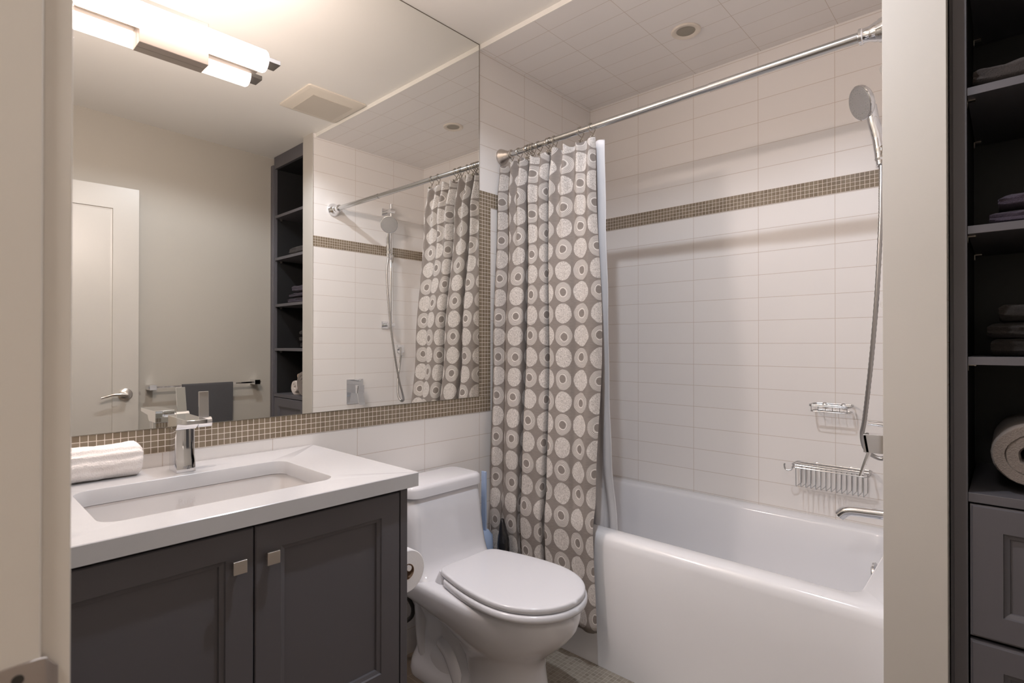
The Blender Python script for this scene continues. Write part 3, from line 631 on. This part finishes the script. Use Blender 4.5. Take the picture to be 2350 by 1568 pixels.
# shower slide bar, hand shower, hose
sb = thing('shower_slide_bar', (1.390, 2.112, 1.285), 'vertical chrome shower slide bar on the tiled wall, seen in the mirror', 'slide bar')
bm = BM(); tube(bm, [(1.385, 2.112, 1.283), (1.385, 2.112, 2.110)], 0.0095, 20); obj('bar', bm, M['chrome'], sb)
for z in (2.064, 1.300):
    bm = BM(); box(bm, XW-0.008, XW-0.0008, 2.080, 2.128, z-0.024, z+0.024); tube(bm, [(XW-0.007, 2.112, z), (1.385, 2.112, z)], 0.013, 20); lathe(bm, (1.379, 2.112-0.018, z), (0, 1, 0), [(0, 0.0150), (0.036, 0.0150)], 20); obj('bracket', bm, M['chrome'], sb)
bm = BM(); tube(bm, [(1.385, 2.112, 1.715), (1.385, 2.112, 1.770)], 0.0155, 20); tube(bm, [(1.385, 2.112, 1.742), (1.358, 2.095, 1.754)], 0.009, 16); tube(bm, [(1.364, 2.074, 1.7585), (1.364, 2.112, 1.7585)], 0.0065, 14); obj('slider', bm, M['chrome'], sb)
hs = thing('hand_shower', (1.352, 2.07, 1.75), 'round chrome hand shower head held at the slide bar', 'hand shower')
hc = Vector((1.318, 2.050, 1.954)); hn = Vector((-0.74, -0.58, -0.33)).normalized()
bm = BM(); lathe(bm, hc - hn*0.030, hn, [(0, 0.014), (0.006, 0.034), (0.014, 0.050), (0.022, 0.056), (0.030, 0.056), (0.032, 0.053)], 40)
tube(bm, spline([tuple(hc - hn*0.020 + Vector((0.012, 0.0, -0.020))), (1.352, 2.068, 1.890), (1.360, 2.074, 1.850), (1.366, 2.078, 1.800), (1.368, 2.080, 1.770), (1.370, 2.081, 1.752)], 6), [0.017]*7 + [0.0170]*6 + [0.0160]*6 + [0.0150]*6 + [0.0135]*6, 20); obj('head', bm, M['chrome'], hs)
bm = BM(); lathe(bm, hc + hn*0.0015, hn, [(0, 0.0525), (0.0015, 0.0520), (0.0022, 0.001)], 40)
u_, v_ = frame_of(hn)
for R, k in ((0.043, 26), (0.033, 20), (0.012, 6)):
    for i in range(k):
        c = hc + hn*0.003 + u_*R*math.cos(2*PI*i/k) + v_*R*math.sin(2*PI*i/k); lathe(bm, c, hn, [(0, 0.0018), (0.0018, 0.0012)], 8)
obj('spray_face', bm, M['grey_plastic'], hs, label='grey spray face dotted with nozzles')
bm = BM(); hp = spline([(1.371, 2.081, 1.750), (1.372, 2.070, 1.660), (1.370, 2.072, 1.554), (1.357, 2.086, 1.329), (1.338, 2.106, 1.115), (1.316, 2.130, 0.928), (1.306, 2.142, 0.866), (1.312, 2.160, 0.818), (1.334, 2.176, 0.793), (1.362, 2.176, 0.790), (1.385, 2.170, 0.830), (1.405, 2.182, 0.930), (1.415, 2.205, 1.030), (1.416, 2.215, 1.100)], 22)
tube(bm, hp, [0.0075 if i % 2 else 0.0064 for i in range(len(hp))], 12)
tag(obj('shower_hose', bm, M['hose'], angle=0, origin=(1.36, 2.10, 0.78)), 'ribbed steel shower hose looping down beside the tiled wall', 'hose')
eo = thing('hose_outlet', (XW-0.0005, 2.230, 1.140), 'small square chrome hose outlet on the tile, seen in the mirror', 'hose outlet')
bm = BM(); box(bm, XW-0.008, XW-0.0008, 2.205, 2.258, 1.112, 1.165); obj('plate', bm, M['chrome'], eo, bevel=0.001)
bm = BM(); tube(bm, [(XW-0.007, 2.226, 1.138), (1.416, 2.220, 1.138)], 0.013, 20); tube(bm, [(1.416, 2.215, 1.150), (1.416, 2.215, 1.095)], 0.0095, 20); obj('elbow', bm, M['chrome'], eo)

# soap dish and wire basket on the back wall
sd = thing('soap_dish', (1.155, YB, 0.907), 'small chrome wire soap dish on the back wall above the basket', 'soap dish')
def wires(bm, paths, r=0.0022, n=8):
    for p in paths: tube(bm, p, r, n)
    return bm
def rectpath(x0, x1, y0, y1, z, r=0.012): 
    p = rrect(x0, x1, y0, y1, r, z, 4); return p + [p[0], p[1]]
bm = BM(); wires(bm, [rectpath(1.092, 1.230, 2.350, 2.432, 0.936), rectpath(1.092, 1.230, 2.350, 2.432, 0.931), rectpath(1.096, 1.226, 2.354, 2.430, 0.910)], 0.0021)
for k in range(6):
    x = 1.100 + k*0.0244; tube(bm, [(x, 2.351, 0.933), (x, 2.354, 0.910), (x, 2.428, 0.910)], 0.0014, 6)
obj('wire_frame', bm, M['steel'], sd)
for x in (1.130, 1.195):
    bm = BM(); lathe(bm, (x, YB-0.0008, 0.930), (0, -1, 0), [(0, 0.011), (0.006, 0.011), (0.010, 0.007), (0.012, 0.001)], 18); obj('wall_mount', bm, M['chrome'], sd)
bk = thing('wire_basket', (1.155, YB, 0.60), 'long chrome wire shower basket on the back wall below the soap dish', 'wire basket')
bm = BM(); ZB_, za, zb = 0.692, 0.690, 0.612
p = rrect(1.030, 1.290, 2.345, 2.430, 0.015, ZB_-0.006, 4)
for d in (0, -0.010): tube(bm, [(x, y, ZB_+d) for x, y, z in p] + [(p[0][0], p[0][1], ZB_+d)], 0.0026, 8)
obj('rim', bm, M['steel'], bk)
bm = BM()
for k in range(14):
    x = 1.046 + k*0.0176; tube(bm, [(x, 2.347, ZB_-0.006), (x, 2.350, 0.611), (x, 2.353, 0.606), (x, 2.425, 0.606), (x, 2.429, 0.611), (x, 2.430, ZB_-0.006)], 0.0017, 6)
obj('ribs', bm, M['steel'], bk)
bm = BM(); tube(bm, spline([(1.032, 2.360, ZB_-0.008), (1.030, 2.350, 0.672), (1.020, 2.345, 0.667), (1.008, 2.345, 0.670), (1.004, 2.345, 0.684), (1.006, 2.345, 0.692)], 4), 0.0030, 8); obj('hook', bm, M['steel'], bk)
for x in (1.10, 1.22):
    bm = BM(); lathe(bm, (x, YB-0.0008, ZB_-0.004), (0, -1, 0), [(0, 0.010), (0.006, 0.010), (0.009, 0.006), (0.010, 0.001)], 18); obj('wall_mount', bm, M['chrome'], bk)

# ------------------------------------------------------------------ curtain rod, rings, curtain, liner
RY, RZ = 1.742, 2.0085
def rod(x): return Vector((x, RY - 0.012*x, RZ + 0.0020*x))
cr = thing('shower_curtain_rod', (0.73, RY, RZ-0.03), 'chrome tension rod across the tub carrying the curtain', 'curtain rod')
bm = BM(); tube(bm, [rod(0.02), rod(0.9612)], 0.0122, 28); obj('inner_tube', bm, M['steel'], cr)
bm = BM(); tube(bm, [rod(0.955), rod(1.385)], 0.0136, 28); obj('outer_tube', bm, M['steel'], cr)
fprof = [(0.0, 0.0330), (0.004, 0.0345), (0.010, 0.0335), (0.013, 0.0305), (0.018, 0.0300), (0.021, 0.0270), (0.026, 0.0262), (0.029, 0.0232), (0.034, 0.0222), (0.044, 0.0180), (0.046, 0.0170), (0.058, 0.0165), (0.060, 0.0185), (0.066, 0.0185), (0.068, 0.0150)]
bm = BM(); lathe(bm, rod(0.0006), rod(1)-rod(0), fprof, 36); obj('end_flange', bm, M['nickel'], cr)
bm = BM(); lathe(bm, rod(XW-0.0006), rod(0)-rod(1), [(t*1.15, R*1.15) for t, R in fprof], 36); obj('end_flange', bm, M['chrome'], cr)

# plan shape of the curtain, as seen from above (x along the tub, d = bulge towards the room)
ctrl = [(0.000, 0.014), (0.020, 0.018), (0.040, -0.012), (0.055, -0.030), (0.072, 0.004), (0.090, 0.024), (0.125, 0.030), (0.152, 0.026), (0.163, 0.010), (0.161, -0.050), (0.171, -0.072), (0.182, -0.052), (0.184, 0.004), (0.197, 0.026), (0.240, 0.032), (0.274, 0.026), (0.286, 0.008), (0.285, -0.046), (0.294, -0.062), (0.304, -0.046), (0.306, 0.008), (0.322, 0.032), (0.370, 0.036), (0.415, 0.028), (0.440, 0.008), (0.465, 0.010), (0.497, 0.026), (0.520, 0.012), (0.534, -0.012)]
cp = spline([(a, b, 0) for a, b in ctrl], 14)
arcs = [0.0]
for a, b in zip(cp, cp[1:]): arcs.append(arcs[-1] + (b-a).length)
ZTOP, ZBOT = 1.966, 0.143
def lerp(a, b, t): return a + (b-a)*t
def interp(tab, z):
    for (z0, *a), (z1, *b) in zip(tab, tab[1:]):
        if z <= z0 and z >= z1:
            t = (z0-z)/(z0-z1); t = t*t*(3-2*t); return [lerp(p, q, t) for p, q in zip(a, b)]
    return list(tab[-1][1:]) if z < tab[-1][0] else list(tab[0][1:])
#        z      x0     x1     y      amp
ctab = [(1.966, 0.010, 0.505, 1.736, 0.30), (1.80, 0.014, 0.515, 1.718, 0.60), (1.15, 0.020, 0.560, 1.690, 1.0), (0.62, 0.046, 0.574, 1.640, 0.75), (0.50, 0.054, 0.577, 1.619, 0.45), (0.143, 0.085, 0.592, 1.614, 0.50)]
def curtain_pt(i, z):
    x0, x1, yb, am = interp(ctab, z)
    q = cp[i]; t = q.x/0.534
    k = max(0.0, (z-1.45)/(ZTOP-1.45))
    x = lerp(x0, x1, t); d = q.y*am
    d += 0.018*k*math.sin(t*PI*17)                      # extra gathers under the hooks
    x += 0.006*math.sin(z*3.1+t*9)*(1-k) 
    d += 0.004*noise.noise(Vector((t*9, z*2.4, 3)))
    zz = z
    return Vector((x, yb - d, zz))
bm = BM(); uvl = bm.loops.layers.uv.new('UVMap'); NZ = 70; rows = []
for j in range(NZ+1):
    z = ZTOP + (ZBOT-ZTOP)*j/NZ
    row = []
    for i in range(len(cp)):
        p = curtain_pt(i, z)
        if j == 0: p.z += 0.006*math.cos(cp[i].x/0.534*PI*22) - 0.004
        row.append(bm.verts.new(p))
    rows.append(row)
for j in range(NZ):
    for i in range(len(cp)-1):
        f = bm.faces.new((rows[j][i], rows[j+1][i], rows[j+1][i+1], rows[j][i+1]))
        for l, (jj, ii) in zip(f.loops, ((j, i), (j+1, i), (j+1, i+1), (j, i+1))):
            l[uvl].uv = (arcs[ii]*1.02 + 0.012, ZTOP + (ZBOT-ZTOP)*jj/NZ + 0.021)
cu = obj('shower_curtain', bm, M['curtain'], angle=0, origin=(0.28, 1.68, ZBOT))
cu.modifiers.new('thick', 'SOLIDIFY').thickness = 0.0014
tag(cu, 'taupe shower curtain with pale circle pattern bunched at the left', 'shower curtain')
bm = BM(); rows = []; ltab = [(1.972, 0.020, 0.516, 1.778), (1.66, 0.020, 0.518, 1.790), (1.32, 0.025, 0.530, 1.795), (0.99, 0.03, 0.532, 1.805), (0.735, 0.035, 0.546, 1.800), (0.464, 0.10, 0.572, 1.798), (0.20, 0.20, 0.585, 1.850)]
for j in range(51):
    z = 1.972 - (1.972-0.20)*j/50; x0, x1, yb = interp(ltab, z); row = []
    for i in range(91):
        t = i/90; d = 0.010*math.sin(t*PI*13 + 0.6*math.sin(z*2)) ; e = max(0, (t-0.9)/0.1)
        row.append((lerp(x0, x1, t), yb - d*(1-e) - 0.012*e*math.sin(z*2.0), z))
    rows.append(row)
loft(bm, rows, False, False, closed=False); ln = obj('shower_liner', bm, M['liner'], angle=0, origin=(0.3, 1.8, 0.2)); ln.modifiers.new('thick', 'SOLIDIFY').thickness = 0.0008
tag(ln, 'plain white shower liner hanging inside the tub behind the curtain', 'shower liner')

hookx = [0.062, 0.1105, 0.1500, 0.1640, 0.1760, 0.1905, 0.2235, 0.2690, 0.2830, 0.3075, 0.4368, 0.4901]
hl_ = ['leftmost curtain hook tucked against the rod flange', 'second curtain hook from the left rod flange', 'third curtain hook from the left, first of a tight cluster', 'fourth curtain hook from the left, inside the tight cluster', 'fifth curtain hook from the left, inside the tight cluster', 'sixth curtain hook from the left, last of the tight cluster', 'seventh curtain hook from the left, alone on the rod', 'eighth curtain hook from the left, left of a close pair', 'ninth curtain hook from the left, right of a close pair', 'tenth curtain hook from the left, third-last on the rod', 'second curtain hook from the right end of the curtain', 'rightmost curtain hook at the free edge of the curtain']
def hook_bm():
    bm = BM()
    pts = [(0, 0.0178*math.cos(math.radians(a)), 0.0178*math.sin(math.radians(a))) for a in range(-60, 265, 12)]
    tail = [(0.001, 0.004, -0.022), (0.003, 0.009, -0.030), (0.006, 0.004, -0.040), (0.008, -0.006, -0.044), (0.006, -0.010, -0.038)]
    pts = [(0.004, -0.006, -0.040), (0.002, 0.003, -0.030)] + [(0, y, z) for _, y, z in pts[2:]] + tail
    tube(bm, spline(pts, 2), 0.0015, 8)
    for c in ((0.004, -0.006, -0.041), (0.006, -0.0105, -0.037)): bmesh.ops.create_icosphere(bm, subdivisions=2, radius=0.0036, matrix=Matrix.Translation(c))
    return bm
proto = obj('curtain_hook', hook_bm(), M['dark_metal'], origin=(0, 0, 0))
for i, x in enumerate(hookx):
    o = proto if i == 0 else proto.copy()
    if i: COL.objects.link(o)
    o.location = rod(x) + Vector((0, 0, -0.0035)); o.rotation_euler = (0, 0, random.uniform(-0.3, 0.3))
    tag(o, 'bronze wire ' + hl_[i].replace('curtain hook', 'hook', 1), 'curtain hook', 'curtain hooks on the rod')

# ------------------------------------------------------------------ door (open, seen in the mirror)
DW, DT = 0.752, 0.035
dhx, dhy = 1.9545, 0.0520; dfx, dfy = 1.9120, 0.8020
dd = Vector((dfx-dhx, dfy-dhy, 0)).normalized(); dn = Vector((-dd.y, dd.x, 0))   # dn points to -x
DM = Matrix(((dd.x, dn.x, 0, dhx), (dd.y, dn.y, 0, dhy), (0, 0, 1, 0), (0, 0, 0, 1)))
dr = thing('door_1', (1.9545, 0.052, 0.0), 'cream panelled door standing open against the right wall, in the mirror', 'door'); dr['kind'] = 'structure'
def dface(i, x, zlo): return [(i, x, zlo+i if False else 0)]
bm = BM(); st, rec = 0.118, 0.008
def DL(i, j, k, d): return [(i, d, j), (DW-i, d, j), (DW-i, d, 2.032-k), (i, d, 2.032-k)]
loft(bm, [DL(0, 0.008, 0, -DT), DL(0, 0.008, 0, 0), DL(st, 0.20, st+0.003, 0), DL(st+0.002, 0.202, st+0.005, -rec*0.85), DL(st+0.011, 0.211, st+0.014, -rec)])
bmesh.ops.transform(bm, matrix=DM, verts=bm.verts); obj('leaf', bm, M['paint_door'], dr, smooth=False)
hx_, hz = DW-0.060, 0.893
bm = BM(); lathe(bm, (hx_, 0.0002, hz), (0, 1, 0), [(0, 0.033), (0.004, 0.033), (0.008, 0.028), (0.010, 0.014), (0.040, 0.011), (0.042, 0.012), (0.052, 0.012), (0.054, 0.004), (0.0545, 0.001)], 32)
tube(bm, spline([(hx_+0.004, 0.046, hz), (hx_-0.030, 0.048, hz+0.004), (hx_-0.060, 0.047, hz+0.004), (hx_-0.090, 0.045, hz-0.004), (hx_-0.112, 0.044, hz-0.010)], 5), [0.010]*6 + [0.0085]*5 + [0.007]*5 + [0.006]*5, 16)
bmesh.ops.transform(bm, matrix=DM, verts=bm.verts); obj('door_handle', bm, M['nickel'], dr, label='satin nickel lever handle with round rose')
bm = BM(); box(bm, DW-0.0005, DW+0.0120, -0.024, -0.012, hz-0.010, hz+0.010); bmesh.ops.transform(bm, matrix=DM, verts=bm.verts); obj('latch_bolt', bm, M['nickel'], dr)

# ------------------------------------------------------------------ towel bar with grey towel (mirror view)
tb = thing('towel_bar', (2.02, 1.19, 0.90), 'chrome square-ended towel bar on the beige wall, seen in the mirror', 'towel bar')
ya, yb_ = 0.888, 1.492; bxx = lambda y: rwx(y) - 0.070; bz = 0.9185
for y in (ya, yb_):
    bm = BM(); box(bm, bxx(y)-0.014, rwx(y)-0.0015, y-0.018, y+0.018, bz-0.015, bz+0.015); obj('post', bm, M['chrome'], tb, bevel=0.001)
bm = BM(); loft(bm, [[(bxx(y)+a, y, bz+b) for a, b in ((-0.005, -0.005), (0.005, -0.005), (0.005, 0.005), (-0.005, 0.005))] for y in (ya-0.026, yb_+0.026)]); obj('bar', bm, M['chrome'], tb, smooth=False)
bm = BM(); rows = []; T = 0.0045
cs = [(-0.0085, -0.245), (-0.0090, -0.12), (-0.0090, -0.004)] + [(-0.009*math.cos(a), 0.0015+0.009*math.sin(a)) for a in [PI*k/8 for k in range(1, 8)]] + [(0.0090, -0.004), (0.0090, -0.12), (0.0085, -0.235)]
inn = [(a*0.66, b if b < -0.01 else b*0.6-0.0005) for a, b in cs]
for j in range(33):
    t = j/32; y = 1.042 + (1.336-1.042)*t
    rows.append([(bxx(y)+a - (0.003*math.sin(t*7+b*9)*min(1, -b*8) if b < 0 and a < 0 else 0), y + (0.006*b if True else 0), bz+b) for a, b in cs + inn[::-1]])
loft(bm, rows); tag(obj('hanging_towel', bm, M['tw_grey'], angle=50), 'dark grey towel folded over the towel bar, seen in the mirror', 'towel')

# ------------------------------------------------------------------ linen cabinet
lc = thing('linen_cabinet', (1.83, 1.84, 0.0), 'tall charcoal open-shelf linen cabinet right of the stub wall', 'linen cabinet')
LX0, LX1, LY0, LY1 = 1.5775, 2.0980, 1.6200, 2.0600
ix0, ix1 = 1.6020, 2.0480
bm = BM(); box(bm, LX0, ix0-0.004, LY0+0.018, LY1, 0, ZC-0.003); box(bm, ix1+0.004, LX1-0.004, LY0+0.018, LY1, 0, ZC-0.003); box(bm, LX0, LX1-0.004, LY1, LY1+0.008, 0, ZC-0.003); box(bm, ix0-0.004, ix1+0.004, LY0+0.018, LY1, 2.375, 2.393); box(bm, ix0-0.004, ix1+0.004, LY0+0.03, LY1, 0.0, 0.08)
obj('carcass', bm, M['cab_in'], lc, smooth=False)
bm = BM(); box(bm, LX0-0.0005, ix0, LY0, LY0+0.019, 0, ZC-0.002); obj('stile', bm, M['cab'], lc, bevel=0.001)
bm = BM(); box(bm, ix1, LX1-0.038, LY0, LY0+0.019, 0, ZC-0.002); obj('stile', bm, M['cab'], lc, bevel=0.001)
bm = BM(); box(bm, LX1-0.038, LX1-0.0005, LY0-0.008, LY0+0.019, 0, 2.405); obj('scribe_strip', bm, M['cab'], lc, bevel=0.004)
bm = BM(); box(bm, LX0-0.0072, LX0-0.0008, LY0+0.010, LY0+0.060, 0, ZC-0.002); obj('scribe_strip', bm, M['cab'], lc)
bm = BM(); box(bm, ix0, ix1, LY0, LY0+0.019, 2.375, ZC-0.002); obj('top_rail', bm, M['cab'], lc, bevel=0.001)
SZ = [2.052, 1.7625, 1.4440, 1.1435]
for z in SZ:
    bm = BM(); box(bm, ix0+0.0005, ix1-0.0005, LY0+0.002, LY1-0.002, z-0.0185, z); obj('shelf', bm, M['cab'], lc, bevel=0.0008)
    for xx in (ix0-0.002, ix1-0.014):
        for yy in (LY0+0.040, LY1-0.045):
            bm = BM(); box(bm, xx, xx+0.016, yy-0.007, yy+0.007, z-0.0208, z-0.0188); box(bm, xx, xx+0.0022, yy-0.007, yy+0.007, z-0.033, z-0.0205); obj('shelf_pin', bm, M['nickel'], lc, smooth=False)
bm = BM(); box(bm, ix0+0.0005, ix1-0.0005, LY0-0.001, LY1-0.002, 0.8120, 0.8330); obj('deck', bm, M['cab'], lc, bevel=0.001)
def shaker_y(bm, x0, x1, z0, z1, sw, yf, th=0.02):
    def L(i, y): return [(x0+i, y, z0+i), (x1-i, y, z0+i), (x1-i, y, z1-i), (x0+i, y, z1-i)]
    loft(bm, [L(0, yf+th), L(0, yf+0.004), L(0.003, yf+0.0035), L(0.0045, yf), L(sw, yf), L(sw+0.0015, yf+0.004), L(sw+0.011, yf+0.0075), L(sw+0.012, yf+0.011)]); return bm
for z0, z1 in ((0.5085, 0.8075), (0.3020, 0.4985), (0.09, 0.295)):
    bm = BM(); shaker_y(bm, ix0+0.0035, ix1-0.0035, z0, z1, 0.0560, LY0-0.002); d = obj('drawer', bm, M['cab'], lc, smooth=False)
    bm = BM(); zc_ = (z0+z1)/2; box(bm, 1.812, 1.838, LY0-0.026, LY0-0.019, zc_-0.013, zc_+0.013); box(bm, 1.8185, 1.8315, LY0-0.020, LY0+0.012, zc_-0.0065, zc_+0.0065); obj('knob', bm, M['nickel'], d, bevel=0.0007)

# ------------------------------------------------------------------ towels on the shelves
def folded(name, x0, x1, y0, y1, z0, th, mat, seed, layers=2):
    """a folded towel: rounded slab whose front edge shows the folds"""
    bm = BM(); NX, NS = 26, 40; rows = []
    for i in range(NX+1):
        t = i/NX; x = lerp(x0, x1, t); e = min(t, 1-t)
        k = 1 - 0.35*max(0, 1-e/0.07)**2
        row = []
        for s in range(NS):
            a = 2*PI*s/NS; ca, sa = math.cos(a), math.sin(a)
            yy = math.copysign(abs(ca)**0.35, ca); zz = math.copysign(abs(sa)**0.6, sa)
            groove = 0.0
            if abs(ca) > 0.75: groove = -0.006*(math.cos(zz*PI*layers)*0.5+0.5)
            nn = noise.noise(Vector((x*14+seed, yy*3, zz*2)))*0.005 + noise.noise(Vector((x*50, yy*9+seed, zz*5)))*0.0018
            row.append((x + nn*0.6, (y0+y1)/2 + yy*((y1-y0)/2 - 0.004 + groove + nn), z0 + th/2 + max(zz*(th/2*k) + (nn if zz > 0 else 0)*1.2, -th/2+0.0003)))
        rows.append(row)
    loft(bm, rows); return obj(name, bm, mat, angle=60)
tag(folded('folded_towel', 1.612, 1.875, 1.634, 2.00, 1.7625, 0.056, M['tw_brown'], 1), 'dark taupe folded towel on the upper shelf, alone on its shelf', 'towel')
G = 'folded plum towels on the middle shelf'
tag(folded('folded_towel', 1.640, 1.925, 1.648, 2.00, 1.4440, 0.036, M['tw_purple'], 4), 'plum grey folded towel at the bottom of the three-towel plum stack', 'towel', G)
tag(folded('folded_towel', 1.655, 1.915, 1.652, 2.00, 1.4830, 0.030, M['tw_purple'], 8), 'plum grey folded towel in the middle of the plum stack', 'towel', G)
tag(folded('folded_towel', 1.700, 1.900, 1.665, 2.00, 1.5160, 0.050, M['tw_purple'], 12), 'plum grey folded towel bunched on top of the plum stack', 'towel', G)
G = 'folded grey towels on the lowest shelf'
tag(folded('folded_towel', 1.640, 1.850, 1.700, 2.00, 1.1435, 0.042, M['tw_dark'], 15), 'dark grey folded towel at the bottom of the lowest shelf stack', 'towel', G)
tag(folded('folded_towel', 1.634, 1.845, 1.690, 2.00, 1.1860, 0.036, M['tw_dark'], 19), 'dark grey folded towel in the middle of the lowest shelf stack', 'towel', G)
tag(folded('folded_towel', 1.655, 1.835, 1.685, 2.00, 1.2260, 0.042, M['tw_dark'], 23), 'dark grey folded towel on top of the lowest shelf stack', 'towel', G)
def spiral_roll(name, cx, cz, R, y0, y1, mat, seed, turns=2.6):
    bm = BM(); th = R/(turns+0.55); pts = []
    N = int(turns*30)
    for k in range(N+1):
        a = -PI/2 - k/30*2*PI + turns*2*PI; rad = R - th*0.5 - th*(1-k/N)*turns if False else th*0.55 + (R - th*1.05)*k/N
        pts.append((a, rad))
    rows = []; NY = 26
    for j in range(NY+1):
        y = lerp(y0, y1, j/NY); e = min(j, NY-j)/NY*(y1-y0); row = []
        sh = th*0.5*(0.98 if e > 0.008 else 0.72)
        for side in (1, -1):
            seq = pts if side == 1 else pts[::-1]
            for a, rad in seq:
                nn = noise.noise(Vector((math.cos(a)*rad*40+seed, y*18, math.sin(a)*rad*40)))*0.0022
                rr_ = max(0.003, rad + side*sh + nn); zz = cz + rr_*math.sin(a)
                row.append((cx + rr_*math.cos(a)*1.02, y + 0.002*noise.noise(Vector((a, j, seed))) + (0.006*(1-rad/R) if j == 0 else 0), max(zz, cz-R+0.0004)))
        rows.append(row)
    loft(bm, rows); return obj(name, bm, mat, angle=60)
tag(spiral_roll('rolled_towel', 1.711, 0.8330+0.086, 0.086, 1.655, 1.96, M['tw_beige'], 5), 'large beige rolled bath towel on the cabinet deck above the drawers', 'towel')
tag(spiral_roll('rolled_washcloth', 1.842, 0.9355+0.020, 0.020, 1.690, 1.80, M['tw_tan'], 9, 2.0), 'small tan rolled washcloth on top of the pale roll, seen in the mirror', 'towel')
tag(spiral_roll('rolled_towel', 1.850, 0.8330+0.051, 0.051, 1.665, 1.93, M['tw_pale'], 13, 1.6), 'smaller pale rolled towel on the cabinet deck beside the large roll, seen in the mirror', 'towel')
